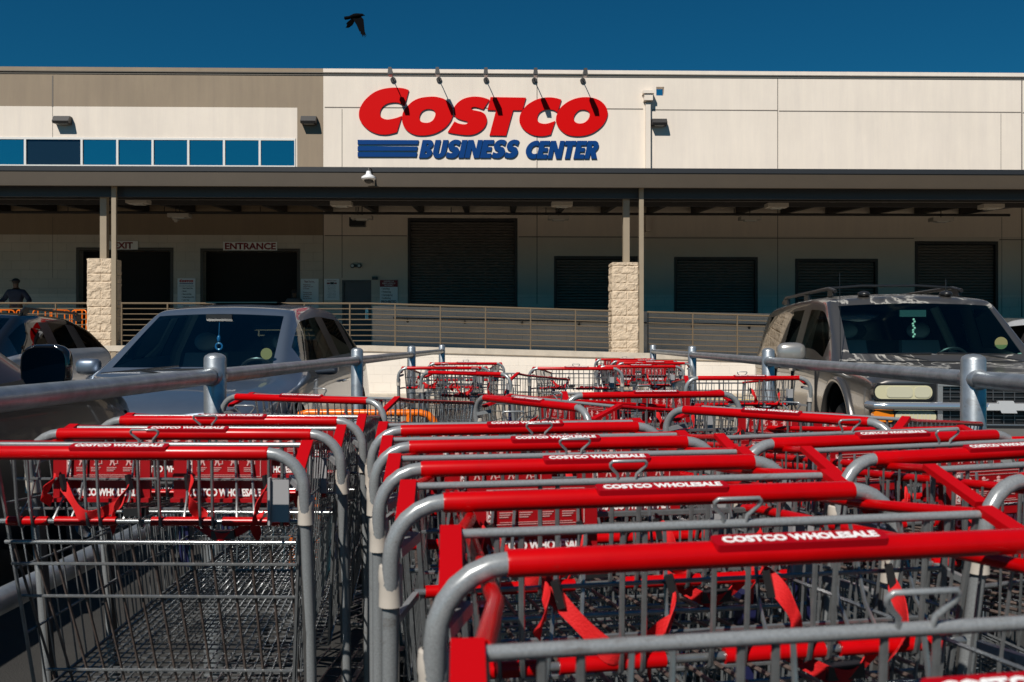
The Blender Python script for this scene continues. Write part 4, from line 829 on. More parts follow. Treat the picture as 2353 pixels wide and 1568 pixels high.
# ------------------------------------------------------------------ vehicles
def vehicle(name, label, cat, loc, rz, rows, glass, mats, wheels, roofmat=False, arch=.40, pil=.05):
    """rows: y, z_sill, w_sill, z_mid, w_mid, z_belt, w_belt, z_top, w_top, z_centre; glass: {(row,strip): key}"""
    e = empty(name, loc, rz, label, cat)
    prof = []
    for (y, zs, ws, zm, wm_, zb_, wb, zt, wt, zc_) in rows:
        prof.append([(ws * .9, y, zs), (ws, y, zs + .06), (wm_, y, zm), (wb + .01, y, zb_ - .05), (wb - .02, y, zb_), (wt, y, zt), (wt - pil, y, zt + .47 * pil), (wt * .5, y, zc_ - .012), (0, y, zc_)])
    keys = ['body', 'roof']; 
    for k in glass.values():
        if k not in keys: keys.append(k)
    allk = []
    nr, npf = len(rows), 9; vs = []; idx = {}
    for i in range(nr):
        for s in (1, -1):
            for j in range(npf):
                if j == 8 and s == -1: idx[i, s, 8] = idx[i, 1, 8]; continue
                x, y, z = prof[i][j]; idx[i, s, j] = len(vs); vs.append((s * x, y, z))
    fs, ms, tags = [], [], []
    def ki(k):
        if k not in allk: allk.append(k)
        return allk.index(k)
    ki('body')
    for i in range(nr - 1):
        for s in (1, -1):
            for j in range(npf - 1):
                k = glass.get((i, j)); k = k if k is None or k in ('windshield', 'rear_window') else k + ('R' if s > 0 else 'L')
                if k is None: k = 'roof' if (roofmat and (j >= 5 and i >= roofmat)) or (roofmat and j == 4 and i >= roofmat) else 'body'
                f = (idx[i, s, j], idx[i + 1, s, j], idx[i + 1, s, j + 1], idx[i, s, j + 1]); f = f if s > 0 else f[::-1]; fs.append(f[::-1] if False else f); ms.append(ki(k))
    for i, rev in ((0, False), (nr - 1, True)):
        for j in range(npf - 1):
            q = [idx[i, 1, j], idx[i, 1, j + 1], idx[i, -1, j + 1], idx[i, -1, j]]
            if q[1] == q[2]: q = [q[0], q[1], q[3]]
            fs.append(tuple(q[::-1]) if rev else tuple(q)); ms.append(0)
    me = bpy.data.meshes.new('tmp'); me.from_pydata(vs, [], fs)
    for k in allk: me.materials.append(M_black)
    me.polygons.foreach_set('material_index', ms); o = link('tmp', me); sm = o.modifiers.new('s', 'SUBSURF'); sm.levels = 3; sm.render_levels = 3
    em = evaluated(o); bpy.data.objects.remove(o)
    bm = bmesh.new(); bm.from_mesh(em); bmesh.ops.recalc_face_normals(bm, faces=bm.faces)
    kill = [f for f in bm.faces if any(abs(f.calc_center_median().x) > .55 and (f.calc_center_median().y - wy) ** 2 + (f.calc_center_median().z - wz) ** 2 < (arch * .97) ** 2 for wy, wz in wheels)]
    edge_v = {v for f in kill for v in f.verts}; bmesh.ops.delete(bm, geom=kill, context='FACES')
    for v in edge_v:
        if v.is_valid:
            for wy, wz in wheels:
                d = Vector((v.co.y - wy, v.co.z - wz)); 
                if .6 * arch < d.length < 1.25 * arch: d = d.normalized() * arch; v.co.y = wy + d.x; v.co.z = wz + d.y
    out = {}
    for ki_, k in enumerate(allk):
        b2 = bm.copy(); bmesh.ops.delete(b2, geom=[f for f in b2.faces if f.material_index != ki_], context='FACES')
        if not b2.faces: b2.free(); continue
        m2 = bpy.data.meshes.new(k); b2.to_mesh(m2); b2.free(); m2.materials.clear()
        base = k.rstrip('LR') if k not in ('body', 'roof', 'windshield', 'rear_window') else k
        mm = mats.get(base, mats['body']); m2.materials.append(mm)
        m2.polygons.foreach_set('material_index', [0] * len(m2.polygons)); m2.polygons.foreach_set('use_smooth', [True] * len(m2.polygons))
        nm = base if base in ('body', 'roof', 'windshield', 'rear_window') else 'side_window' if base.startswith('side') else 'pillar_trim'
        ob = link(nm, m2, e); out[k] = ob
        if nm in ('body', 'roof', 'pillar_trim'): sd = ob.modifiers.new('t', 'SOLIDIFY'); sd.thickness = .006; sd.offset = -1; sd.use_rim = False
    bm.free()
    for wy, wz in wheels:
        for s in (-1, 1):
            wh = MB(); wh.lathe([(.20, -.10), (.33, -.11), (.355, -.08), (.36, 0), (.355, .08), (.33, .11), (.20, .10)], axis='x', n=40)
            wo = wh.build('wheel', M_tyre, e, loc=(s * (mats.get('track', .86)), wy, .36))
            rm = MB(); rm.lathe([(.0, s * .05), (.05, s * .06), (.06, s * .045), (.19, s * .07), (.215, s * .09), (.225, s * .06)], axis='x', n=32)
            for k in range(6): a = k * math.pi / 3; rm.bar((s * .075, .05 * math.cos(a), .05 * math.sin(a)), (s * .085, .2 * math.cos(a), .2 * math.sin(a)), .05, .02, up=(1, 0, 0))
            rm.build('rim', M_alloy, wo)
            ww = MB().add([(s * x, wy + arch * .995 * math.cos(R(a)), wz + arch * .995 * math.sin(R(a))) for a in range(-30, 211, 15) for x in (.5, 1.0)], [(2 * i, 2 * i + 1, 2 * i + 3, 2 * i + 2) for i in range(16)])
            vm = [v for v in ww.v]; ww.build('wheel_well', M_black, e)
    return e, out
def seat(mb, x, y, z, w_=.5):
    mb.box(x - w_ / 2, x + w_ / 2, y - .5, y, z - .15, z); mb.add([(x - w_ / 2, y - .05, z - .05), (x + w_ / 2, y - .05, z - .05), (x + w_ / 2 - .05, y + .18, z + .55), (x - w_ / 2 + .05, y + .18, z + .55), (x - w_ / 2, y + .1, z - .05), (x + w_ / 2, y + .1, z - .05), (x + w_ / 2 - .05, y + .28, z + .55), (x - w_ / 2 + .05, y + .28, z + .55)], [(0, 1, 2, 3), (7, 6, 5, 4), (3, 2, 6, 7), (0, 3, 7, 4), (1, 5, 6, 2)])
    mb.sphere((x, y + .24, z + .66), .13, .06, .10)
def interior(e, yc, zc_, hw, y1, m1=None, trim=True, wheelx=.4, zseat=.62):
    mb = MB(); mb.box(-hw + .02, hw - .02, yc, y1, .32, .36); mb.box(-hw + .0, -hw + .05, yc + .3, y1, .36, zc_ - .12); mb.box(hw - .05, hw, yc + .3, y1, .36, zc_ - .12)
    mb.add([(-hw + .05, yc - .05, zc_ - .1), (hw - .05, yc - .05, zc_ - .1), (hw - .05, yc + .45, zc_ - .01), (-hw + .05, yc + .45, zc_ - .01), (hw - .05, yc + .62, zc_ - .12), (-hw + .05, yc + .62, zc_ - .12), (hw - .05, yc + .6, .4), (-hw + .05, yc + .6, .4)], [(0, 1, 2, 3), (3, 2, 4, 5), (5, 4, 6, 7)])
    mb.build('dashboard', m1 or M_int, e, smooth=40)
    st = MB(); 
    for x in (-.4, .4): seat(st, x, yc + 1.35, zseat)
    seat(st, 0, yc + 2.35, zseat, 1.3); st.build('seats', M_int, e)
    for x in (-1, 1) if trim else ():
        MB().tube([(x * (hw - .06), yc + 1.78, zc_ - .15), (x * (hw - .10), yc + 1.80, zc_ + .15), (x * (hw - .29), yc + 1.82, zc_ + .58)], .05, 8).build('inner_pillar', mat('trim_pale', (.55, .58, .54), .8), e)
        MB().box(x * (hw - .045) - .03, x * (hw - .045) + .03, yc + .55, yc + 1.7, .5, zc_ - .03).build('door_card', mat('trim_pale', (.55, .58, .54), .8), e)
    cx_, cy_, cz_ = wheelx, yc + .72, zc_ - .05; pts = [(cx_ + .18 * math.cos(R(a)), cy_ - .07 * math.sin(R(a)), cz_ + .17 * math.sin(R(a))) for a in range(0, 360, 15)]
    sw = MB().tube(pts, .014, 8, closed=True); sw.sphere((cx_, cy_, cz_), .06, .03, .05); sw.bar((cx_ - .17, cy_, cz_), (cx_ + .17, cy_, cz_), .02, .03); sw.build('steering_wheel', M_black, e)
def mirror(e, x, y, z, s, m, w_=.24, h_=.17, back=1, name='side_mirror'):
    mb = MB(); mb.sphere((0, 0, 0), w_ / 2, .075, h_ / 2, 0, 20, 12)
    mb.v = [(vx, vy if vy * back > -.03 else -.03 * back, vz) for vx, vy, vz in [(math.copysign(abs(a / (w_ / 2)) ** .6 * w_ / 2, a), b, math.copysign(abs(c / (h_ / 2)) ** .6 * h_ / 2, c)) for a, b, c in mb.v]]
    o = mb.build(name, m, e, loc=(x, y, z)); MB().bar((-s * w_ * .3, 0, -h_ * .35), (-s * (w_ * .5 + .12), .02, -h_ * .5), .06, .05).build('arm', M_black, o)
    pl = MB(); n = 24; pl.add([(math.copysign(abs(math.cos(2 * math.pi * k / n)) ** .6, math.cos(2 * math.pi * k / n)) * w_ * .44, -.033 * back, math.copysign(abs(math.sin(2 * math.pi * k / n)) ** .6, math.sin(2 * math.pi * k / n)) * h_ * .43) for k in range(n)], [tuple(range(n))]); pl.build('mirror_glass', mat('mirror_glass', (.12, .14, .15), .03, 1.0), o, smooth=0); return o
def wiper(e, p0, p1, p2):
    mb = MB().tube([p0, p1], .009, 6).tube([Vector(p1) - (Vector(p2) - Vector(p1)), p2], .008, 6); mb.build('wiper', M_black, e)
# --- minivan
van_rows = [
 (.00, .28, .55, .48, .62, .66, .62, .70, .55, .72), (.08, .24, .82, .48, .88, .72, .82, .755, .72, .775), (.32, .22, .93, .50, .97, .77, .91, .81, .78, .835),
 (.80, .22, .96, .54, .99, .84, .94, .885, .80, .915), (1.18, .22, .97, .55, 1.0, .885, .955, .925, .80, .955), (1.30, .22, .97, .55, 1.0, .90, .955, .965, .79, .99),
 (1.75, .22, .97, .55, 1.0, .955, .955, 1.24, .73, 1.27), (2.20, .22, .97, .55, 1.0, .985, .955, 1.50, .665, 1.55), (2.32, .22, .97, .55, 1.0, .99, .955, 1.535, .66, 1.59), (3.05, .22, .97, .55, 1.0, 1.01, .955, 1.60, .66, 1.65),
 (3.13, .22, .97, .55, 1.0, 1.01, .955, 1.60, .66, 1.65), (4.15, .22, .97, .55, 1.0, 1.03, .95, 1.58, .65, 1.64), (4.23, .22, .97, .55, 1.0, 1.03, .95, 1.575, .65, 1.63), (4.85, .24, .96, .55, .98, 1.05, .92, 1.50, .62, 1.57), (5.02, .26, .94, .55, .95, 1.05, .88, 1.40, .60, 1.46), (5.15, .30, .85, .55, .88, 1.0, .80, 1.20, .6, 1.24)]
vg = {(5, 6): 'windshield', (5, 7): 'windshield', (6, 6): 'windshield', (6, 7): 'windshield', (6, 4): 'side_a', (7, 4): 'side_a', (8, 4): 'side_a', (9, 4): 'pillarb', (10, 4): 'side_b', (11, 4): 'pillarc', (12, 4): 'side_c', (13, 6): 'rear_window', (13, 7): 'rear_window', (14, 6): 'rear_window', (14, 7): 'rear_window'}
van, vo = vehicle('minivan', 'slate blue minivan facing the camera left of the cart corral', 'car', (-2.74, 6.32, 0), 0, van_rows, vg, {'body': P_blue, 'windshield': M_wglass, 'rear_window': M_sglassl, 'side_a': M_sglassl, 'side_b': M_sglass, 'side_c': M_sglass, 'pillarb': M_black, 'pillarc': M_black}, [(.98, .36), (4.0, .36)], arch=.40)
interior(van, 1.32, .97, .9, 4.7, wheelx=.38, zseat=.58)
mirror(van, 1.07, 1.75, 1.02, 1, P_blue, .22, .15, -1); mirror(van, -1.07, 1.75, 1.02, -1, P_blue, .22, .15, -1)
wiper(van, (.55, 1.22, .955), (.12, 1.30, 1.01), (-.42, 1.31, 1.005)); wiper(van, (-.1, 1.2, .955), (-.42, 1.30, 1.005), (-.74, 1.27, .975))
MB().box(-.5, .5, -.035, -.005, .60, .635).box(-.45, .45, -.03, -.003, .50, .52).build('grille_trim', M_chrome, van, smooth=0)
MB().box(-.45, .45, -.012, .002, .38, .60).build('grille', M_black, van, smooth=0)
for s in (-1, 1):
    m_ = MB(); m_.add([(s * .50, -.02, .53), (s * .92, .16, .58), (s * .95, .34, .72), (s * .78, .08, .725), (s * .50, -.005, .68)], [(0, 1, 2, 3, 4) if s > 0 else (4, 3, 2, 1, 0)]); m_.build('headlight', mat('clear_headlight', (.5, .52, .55), .08, .5, coat=1), van, smooth=0)
sr = MB().box(-.36, .36, 2.75, 3.3, 1.635, 1.646); sr.build('sunroof', M_gb if False else P_gblk, van, smooth=0)
for y in (2.95, 3.9): MB().tube([(.985, y, .84), (1.015, y + .02, .845), (1.015, y + .16, .845), (.985, y + .18, .84)], .012, 8).build('door_handle', M_chrome, van)
ch = MB().tube([(0, 2.08, 1.45), (0, 2.06, 1.30)], .003, 4); ch.sphere((0, 2.06, 1.27), .018, .018, .035); ch.build('hanging_charm', mat('charm_blue', (.02, .12, .30), .3), van); tr_ = MB().lathe([(.03, -.004), (.038, 0), (.03, .004), (.022, 0), (.03, -.004)], (0, 2.06, 1.2), 'y', 16); tr_.build('charm_ring', mat('charm_blue', (.02, .12, .30), .3), van)
MB().box(-.12, .12, 2.06, 2.09, 1.44, 1.50).build('rear_view_mirror', M_black, van)
MB().lathe([(0, -.002), (.05, -.002), (.05, .002), (0, .002)], (.62, 1.42, 1.14), 'y', 16).build('parking_sticker', mat('sticker_green', (.12, .15, .06), .5), van)
# --- full-size truck SUV
tr_rows = [
 (.00, .42, .93, .60, .955, .905, .93, .925, .86, .945), (.03, .40, .955, .62, .98, .935, .95, .955, .875, .975), (.09, .38, .96, .64, .99, .955, .955, .98, .88, 1.0), (.30, .36, .96, .66, .995, .975, .96, 1.005, .885, 1.025),
 (.80, .36, .96, .68, 1.0, 1.0, .965, 1.03, .87, 1.055), (1.26, .36, .96, .68, 1.0, 1.025, .965, 1.055, .88, 1.075), (1.36, .36, .96, .68, 1.0, 1.035, .965, 1.10, .875, 1.12), (1.72, .36, .96, .68, 1.0, 1.075, .965, 1.385, .84, 1.415),
 (2.06, .36, .96, .68, 1.0, 1.10, .965, 1.66, .80, 1.715), (2.18, .36, .96, .68, 1.0, 1.11, .965, 1.70, .80, 1.77), (2.75, .36, .96, .68, 1.0, 1.12, .965, 1.735, .80, 1.81), (2.90, .36, .96, .68, 1.0, 1.12, .965, 1.735, .80, 1.81),
 (3.65, .36, .96, .68, 1.0, 1.12, .965, 1.735, .80, 1.81), (3.82, .36, .96, .68, 1.0, 1.12, .965, 1.73, .80, 1.81), (5.10, .38, .96, .68, .99, 1.12, .955, 1.70, .79, 1.78), (5.35, .40, .95, .68, .97, 1.11, .94, 1.66, .78, 1.74), (5.55, .45, .90, .68, .92, 1.08, .88, 1.50, .76, 1.56)]
tr_rows = [(y, a, b * 1.05, c, d * 1.05, e_, f_2 * 1.05, g2, h2 * 1.05, i2) for y, a, b, c, d, e_, f_2, g2, h2, i2 in tr_rows]
tg = {(6, 6): 'windshield', (6, 7): 'windshield', (7, 6): 'windshield', (7, 7): 'windshield', (7, 4): 'side_a', (8, 4): 'side_a', (9, 4): 'side_a', (11, 4): 'side_b', (13, 4): 'side_c', (15, 6): 'rear_window', (15, 7): 'rear_window'}
trk, to = vehicle('sport_utility_truck', 'large taupe utility truck with peeling paint parked right of the corral', 'car', (3.96, 7.25, -.03), R(-5.0), tr_rows, tg, {'body': P_tan, 'windshield': M_wglass2, 'rear_window': M_sglassl, 'side_a': M_sglassl, 'side_b': M_sglass, 'side_c': M_sglass, 'track': .88}, [(.98, .42), (4.3, .42)], arch=.47)
interior(trk, 1.40, 1.09, .95, 5.0, wheelx=.42, zseat=.74)
mirror(trk, -1.24, 1.95, 1.16, -1, paint('silver_mirror_paint', (.42, .40, .37), .6), .30, .21, -1); mirror(trk, 1.24, 1.95, 1.16, 1, P_tan, .30, .21, -1)
wiper(trk, (-.1, 1.30, 1.09), (-.42, 1.40, 1.155), (-.80, 1.41, 1.15)); wiper(trk, (.75, 1.30, 1.09), (.42, 1.40, 1.155), (.02, 1.40, 1.165))
def fbox(name, x0, x1, z0, z1, y0, y1, m, par=trk): return MB().box(x0, x1, y0, y1, z0, z1).build(name, m, par, smooth=0)
def rounded(x0, x1, z0, z1, y0, y1, r, name, m, par):
    pts = []
    for (cx_, cz_, a0) in ((x1 - r, z1 - r, 0), (x0 + r, z1 - r, 90), (x0 + r, z0 + r, 180), (x1 - r, z0 + r, 270)):
        for k in range(5): a = R(a0 + k * 22.5); pts.append((cx_ + r * math.cos(a), cz_ + r * math.sin(a)))
    mb = MB().prism(pts[::-1] if False else pts, y0, y1); return mb.build(name, m, par, smooth=30)
for s in (-1, 1):                                      # reflector bowls and lens ribs inside the lamps
    for xa_, xb_2 in ((.575, .70), (.715, .92)):
        rounded(min(s * xa_, s * xb_2), max(s * xa_, s * xb_2), .822, .908, -.060, -.0555, .03, 'lamp_bowl', mat('lamp_bowl', (.66, .64, .47), .1, .2, coat=1), trk)
    rb = MB()
    for k in range(8): x = s * (.58 + k * .032); rb.box(x - .002, x + .002, -.059, -.0555, .615, .692)
    rb.build('lens_ribs', M_clear, trk, smooth=0)
fa = fbox('front_fascia', -.99, .99, .60, .935, -.03, .10, M_black)
for s in (-1, 1):
    rounded(min(s * .545, s * 1.02), max(s * .545, s * 1.02), .798, .932, -.050, .02, .05, 'lamp_bezel', M_black, trk)
    rounded(min(s * .56, s * 1.01), max(s * .56, s * 1.01), .81, .92, -.055, .02, .05, 'headlight', M_lamp, trk)
    rounded(min(s * .53, s * .85), max(s * .53, s * .85), .62, .712, -.055, .02, .04, 'turn_signal', M_lamp, trk)
    rounded(min(s * .86, s * 1.02), max(s * .86, s * 1.02), .622, .714, -.053, .02, .03, 'amber_signal', M_amber, trk)
b_ = MB(); b_.tube([(-1.03, .06, .752), (-1.0, -.045, .752), (-.9, -.065, .752), (.9, -.065, .752), (1.0, -.045, .752), (1.03, .06, .752)], .036, 14); b_.box(-.52, .52, -.06, -.032, .915, .935); b_.box(-.50, .50, -.06, -.032, .595, .610)
for s in (-1, 1): b_.box(s * .50 - .02, s * .50 + .02, -.058, -.032, .61, .915)
b_.build('chrome_bar', M_chrome, trk)
gr = MB()
for z in (.825, .865, .895, .645, .675): gr.box(-.48, .48, -.042, -.033, z, z + .006)
for k in range(11): x = -.42 + k * .083; gr.box(x, x + .006, -.044, -.034, .80, .912); gr.box(x, x + .006, -.044, -.034, .612, .712)
gr.build('grille', mat('grille_grey', (.22, .22, .23), .3, .8), trk, smooth=0)
em = [(-.16, -.025), (-.055, -.025), (-.045, -.048), (.075, -.048), (.065, -.025), (.135, -.025), (.16, .028), (.055, .028), (.045, .05), (-.075, .05), (-.065, .028), (-.135, .028)]
MB().prism([(x, z + .752) for x, z in em], -.105, -.075).build('emblem', mat('emblem_silver', (.66, .67, .68), .3, .35), trk, smooth=0)
rounded(-1.05, 1.05, .38, .585, -.15, .2, .05, 'front_bumper', mat('bumper_taupe', (.26, .24, .22), .35, .5), trk)
fbox('bumper_strip', -1.03, 1.03, .575, .605, -.14, .05, M_black)
for s in (-1, 1):
    pts = [(s * 1.035, .98 + .50 * math.cos(R(a)), .42 + .50 * math.sin(R(a))) for a in range(-12, 193, 8)]
    MB().tube(pts, [.034] * len(pts), 10).build('fender_flare', P_tan, trk)
    rl = MB().tube([(s * .66, 2.45, 1.82), (s * .66, 2.7, 1.865), (s * .66, 4.9, 1.865), (s * .66, 5.1, 1.80)], .02, 8)
    for y in (2.6, 3.7, 4.85): rl.box(s * .66 - .02, s * .66 + .02, y - .1, y + .1, 1.77, 1.84)
    rl.build('roof_rail', M_black, trk)
for y in (2.75,): MB().tube([(-.66, y, 1.87), (-.3, y, 1.895), (.3, y, 1.895), (.66, y, 1.87)], .014, 6).build('roof_crossbar', M_black, trk)
for x in (-.42, .42): MB().sphere((x, 2.25, 1.775), .065, .08, .035).tube([(x, 2.25, 1.80), (x, 2.25, 1.82 if x < 0 else 1.93)], .006, 5).build('roof_marker', M_black, trk)
MB().tube([(-.93, 1.25, 1.03), (-.93, 1.28, 1.93)], .0035, 5).build('antenna', M_black, trk)
for y in (2.62, 3.58): MB().box(-1.08, -1.045, y, y + .16, .95, .99).build('door_handle', P_tan, trk)
for y in (1.75, 2.82, 3.75): MB().box(-1.052, -1.03, y, y + .008, .45, .98).build('door_gap', M_black, trk, smooth=0)
MB().box(-.13, .13, 2.0, 2.03, 1.53, 1.60).build('rear_view_mirror', mat('mirror_teal', (.03, .07, .07), .3), trk)
ch = MB(); rr = random.Random(3)
for k in range(9): ch.sphere((.01 * math.sin(k * 2), 1.98, 1.50 - k * .022), .012, .01, .014, 0, 8, 5)
ch.build('hanging_charm', mat('charm_beads', (.5, .62, .5), .4), trk)
MB().lathe([(0, -.003), (.06, -.003), (.06, .003), (0, .003)], (.66, 1.52, 1.26), 'y', 16).build('parking_sticker', mat('sticker_yellow', (.22, .21, .09), .5), trk)
MB().box(-.86, .86, 1.24, 1.34, 1.075, 1.09).build('cowl_grille', M_black, trk, smooth=0)
# --- crossover used three times
sv_rows = [
 (.00, .30, .60, .50, .70, .78, .68, .82, .60, .84), (.08, .26, .84, .52, .88, .86, .82, .90, .72, .92), (.35, .24, .91, .55, .95, .93, .89, .98, .78, 1.0),
 (.90, .24, .93, .58, .96, .99, .91, 1.03, .80, 1.06), (1.22, .24, .93, .58, .96, 1.01, .915, 1.07, .80, 1.09), (1.32, .24, .93, .58, .96, 1.015, .915, 1.12, .78, 1.14), (1.75, .24, .93, .58, .96, 1.03, .915, 1.36, .71, 1.39),
 (2.12, .24, .93, .58, .96, 1.04, .915, 1.56, .65, 1.60), (2.22, .24, .93, .58, .96, 1.045, .915, 1.585, .645, 1.63), (2.62, .24, .93, .58, .96, 1.05, .915, 1.60, .64, 1.655), (2.74, .24, .93, .58, .96, 1.05, .915, 1.60, .64, 1.655),
 (3.45, .24, .93, .58, .96, 1.07, .91, 1.57, .63, 1.63), (3.55, .24, .93, .58, .96, 1.075, .91, 1.56, .63, 1.625), (4.15, .26, .93, .58, .94, 1.11, .88, 1.44, .60, 1.54), (4.45, .28, .90, .58, .92, 1.10, .85, 1.36, .58, 1.46), (4.68, .32, .80, .6, .84, 1.02, .78, 1.12, .56, 1.16)]
sg = {(5, 6): 'windshield', (5, 7): 'windshield', (6, 6): 'windshield', (6, 7): 'windshield', (6, 4): 'side_a', (7, 4): 'side_a', (8, 4): 'side_a', (9, 4): 'pillarb', (10, 4): 'side_b', (11, 4): 'pillarc', (12, 4): 'side_c'}
def crossover(name, label, loc, rz, body, roof, sglass, rails=True):
    e, o_ = vehicle(name, label, 'car', loc, rz, sv_rows, sg, {'body': body, 'roof': roof, 'windshield': M_wglass2, 'side_a': sglass, 'side_b': M_sglass, 'side_c': M_sglass, 'pillarb': M_black, 'pillarc': M_black, 'track': .84}, [(.92, .36), (3.72, .36)], roofmat=5, arch=.39)
    interior(e, 1.32, 1.06, .86, 4.2, trim=False)
    for s in (-1, 1):
        MB().add([(s * .45, -.01, .62), (s * .86, .13, .66), (s * .90, .34, .82), (s * .72, .05, .81)], [(0, 1, 2, 3) if s > 0 else (3, 2, 1, 0)]).build('headlight', mat('clear_headlight', (.5, .52, .55), .08, .5), e, smooth=0)
        if rails: MB().tube([(s * .58, 2.3, 1.63), (s * .58, 2.42, 1.70), (s * .57, 3.9, 1.67), (s * .57, 4.05, 1.57)], .019, 8).bar((s * .58, 2.34, 1.64), (s * .58, 2.5, 1.67), .04, .07).bar((s * .57, 3.85, 1.60), (s * .57, 4.02, 1.60), .04, .09).build('roof_rail', M_black, e)
        MB().box(s * .955 - .01, s * .955 + .02, 2.45, 2.6, .93, .96).build('door_handle', M_chrome, e)
    return e
c1 = crossover('parked_car', 'white car with glossy black roof and rails behind the minivan', (-7.25, 9.85, 0), 0, P_white, P_gblk, M_sglass)
mirror(c1, 1.07, 1.85, 1.10, 1, P_gblk, .22, .15, -1); mirror(c1, -1.07, 1.85, 1.10, -1, P_gblk, .22, .15, -1)
c2 = crossover('parked_car', 'dark navy car facing away at the left edge with large door mirror', (-3.30, 5.92, 0), R(180), P_navy, P_navy, M_sglassl, False)
mirror(c2, -1.09, 1.66, 1.125, -1, P_gblk, .235, .22, -1); mirror(c2, 1.09, 1.66, 1.125, 1, P_gblk, .235, .22, -1)
c3 = crossover('parked_car', 'white car at the right edge partly hidden by the truck', (8.05, 10.2, -.02), R(-3), P_white, P_white, M_sglass, False)
mirror(c3, -1.07, 1.85, 1.10, -1, P_gblk, .22, .15, -1); mirror(c3, 1.07, 1.85, 1.10, 1, P_gblk, .22, .15, -1)

# ------------------------------------------------------------------ people
def skin_mesh(nodes, edges, name, m, parent, lev=2, loc=None):
    me = bpy.data.meshes.new(name); me.from_pydata([n[:3] for n in nodes], edges, []); o = link(name, me)
    o.modifiers.new('k', 'SKIN'); o.modifiers.new('s', 'SUBSURF').levels = lev
    for i, n in enumerate(nodes): r_ = n[3]; me.skin_vertices[0].data[i].radius = (r_, n[4] if len(n) > 4 else r_)
    me.skin_vertices[0].data[0].use_root = True
    em_ = evaluated(o); bpy.data.objects.remove(o); em_.materials.clear(); em_.materials.append(m); em_.polygons.foreach_set('use_smooth', [True] * len(em_.polygons)); return link(name, em_, parent, loc)
def person(lx, o, z, rz, label, hgt, shirt, hair, arm=0):
    e = bempty('person', lx, o, z, label, 'person'); e.rotation_euler.z = PHI + R(rz); k = hgt / 1.75
    n = [(0, 0, .95, .15, .11), (0, 0, 1.15, .14, .10), (0, 0, 1.36, .17, .11), (0, 0, 1.46, .09), (0, -.01, 1.53, .055), (0, -.02, 1.60, .075), (0, -.02, 1.68, .078),
         (-.19, 0, 1.42, .062), (-.30, -.02, 1.22, .05), (-.26 - .1 * arm, -.20, 1.10, .04), (-.22 - .1 * arm, -.30, 1.08, .028), (.19, 0, 1.42, .062), (.30 + .06 * arm, -.02, 1.20, .05), (.28 + .14 * arm, -.20, 1.10 + .02 * arm, .04), (.24 + .14 * arm, -.30, 1.10, .028),
         (-.10, 0, .88, .095), (-.11, -.01, .50, .065), (-.11, .02, .09, .045), (-.11, -.13, .04, .035), (.10, 0, .88, .095), (.11, -.01, .50, .065), (.11, .02, .09, .045), (.11, -.13, .04, .035)]
    n = [(a * k, b * k, c * k, *[q * k for q in r_]) for a, b, c, *r_ in n]
    ed = [(0, 1), (1, 2), (2, 3), (3, 4), (4, 5), (5, 6), (2, 7), (7, 8), (8, 9), (9, 10), (2, 11), (11, 12), (12, 13), (13, 14), (0, 15), (15, 16), (16, 17), (17, 18), (0, 19), (19, 20), (20, 21), (21, 22)]
    skin_mesh(n, ed, 'body', M_skin, e)
    sn = [(a, b, c, r_[0] + .018, (r_[1] if len(r_) > 1 else r_[0]) + .018) for a, b, c, *r_ in n]
    skin_mesh([sn[i] for i in (0, 1, 2, 3, 7, 8, 9, 11, 12, 13)], [(0, 1), (1, 2), (2, 3), (2, 4), (4, 5), (5, 6), (2, 7), (7, 8), (8, 9)], 'shirt', shirt, e)
    skin_mesh([sn[i] for i in (0, 15, 16, 17, 19, 20, 21)], [(0, 1), (1, 2), (2, 3), (0, 4), (4, 5), (5, 6)], 'trousers', M_trou, e)
    h = MB().sphere((0, -.01 * k, 1.70 * k), .098 * k, .105 * k, .075 * k); 
    if hair == 'cap': h.box(-.07 * k, .07 * k, -.19 * k, -.06 * k, 1.69 * k, 1.70 * k)
    else: h.sphere((0, .03 * k, 1.55 * k), .10 * k, .08 * k, .17 * k)
    h.build('cap' if hair == 'cap' else 'hair', M_hat, e)
lx, lz = W(37, 643, 4.9); person(lx, 4.9, 1.1, 180 - 180, 'man in dark shirt and cap seen from behind on the dock at far left', lz - 1.1 - .0, M_shirt, 'cap', 1)
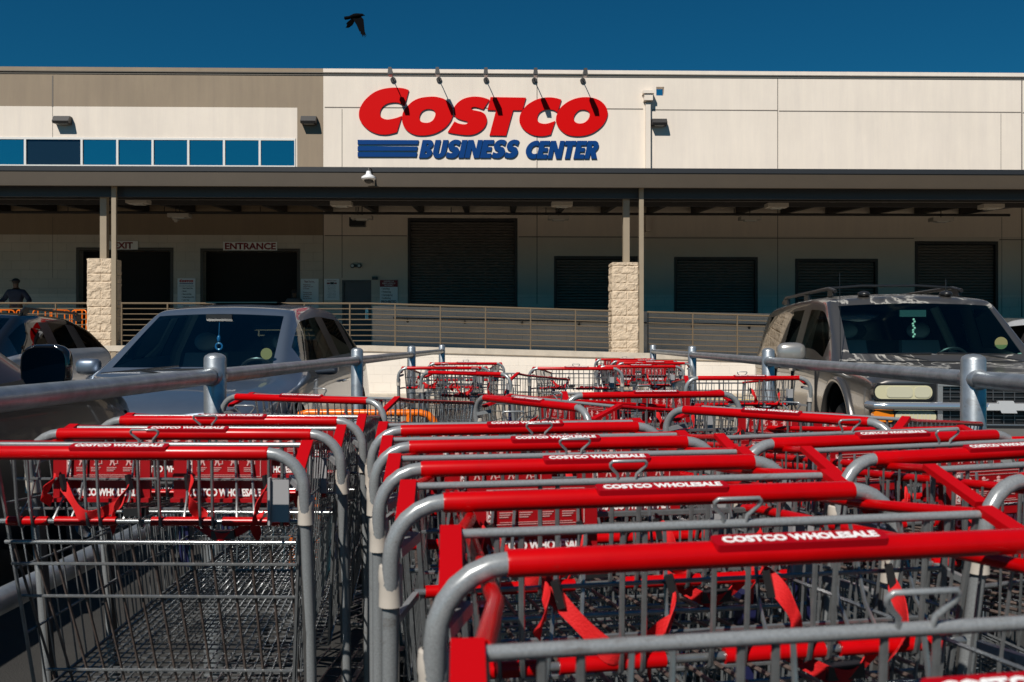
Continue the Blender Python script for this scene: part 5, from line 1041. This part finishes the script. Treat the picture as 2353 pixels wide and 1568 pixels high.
lx, lz = W(676, 668, .9); person(lx, .9, 1.1, 20, 'person with dark hair and pale top standing in the entrance doorway', lz - 1.1, mat('grey_top', (.12, .12, .13), .8), 'hair')

# ------------------------------------------------------------------ crow
def crow():
    d = 14.; s = d / F * .61276; cx_, cy_ = 1240, 20; q = 1 / 10.456
    f_ = lambda x, y: (((cx_ + x * q) - CX / .61276) * s, CAMZ + ((CY / .61276) - (cy_ + y * q)) * s)
    c0 = f_(1000, 480); e = empty('crow', (c0[0], d, c0[1]), 0, 'black crow flying over the roof with its wing beating down', 'bird'); u = s * q
    T = lambda x, y, dy=0.: ((x - 1000) * u, dy, (480 - y) * u)
    mb = MB(); body = [(560, 520, 18), (700, 500, 45), (800, 470, 60), (900, 440, 80), (1000, 430, 92), (1100, 420, 80), (1180, 405, 58), (1240, 400, 52), (1280, 405, 34), (1345, 430, 5)]
    mb.tube([T(x, y) for x, y, r_ in body], [r_ * u for x, y, r_ in body], 14); mb.build('body', M_crow, e)
    def slab(pts, y0, y1, th, name):                # outline in the picture plane swept outwards in depth
        lo, hi = min(p[1] for p in pts), max(p[1] for p in pts); n = len(pts)
        vs = []
        for k in (0, 1):
            for x, y in pts: t = (y - lo) / (hi - lo); X_, _, Z_ = T(x, y); vs.append((X_, lerp(y0, y1, t) + k * th, Z_))
        mb = MB(); mb.add(vs, [tuple(range(n))[::-1], tuple(range(n, 2 * n))] + [(i, (i + 1) % n, (i + 1) % n + n, i + n) for i in range(n)]); mb.build(name, M_crow, e, smooth=0)
    slab([(900, 400), (1180, 440), (1290, 580), (1315, 800), (1345, 1060), (1370, 1140), (1435, 1270), (1350, 1180), (1410, 1335), (1320, 1210), (1345, 1340), (1290, 1200), (1270, 1310), (1235, 1190), (1195, 1180), (1180, 1060), (1145, 1080), (1100, 980), (1030, 820), (890, 590)], 0, -.05, .012, 'wing')
    slab([(960, 420), (880, 600), (800, 710), (640, 795), (530, 790), (600, 700), (560, 660), (620, 600), (740, 520), (860, 410)], .05, .12, .012, 'wing')
    slab([(820, 420), (700, 440), (530, 460), (520, 540), (560, 580), (700, 560), (840, 520)], 0, .01, .012, 'tail')
crow()
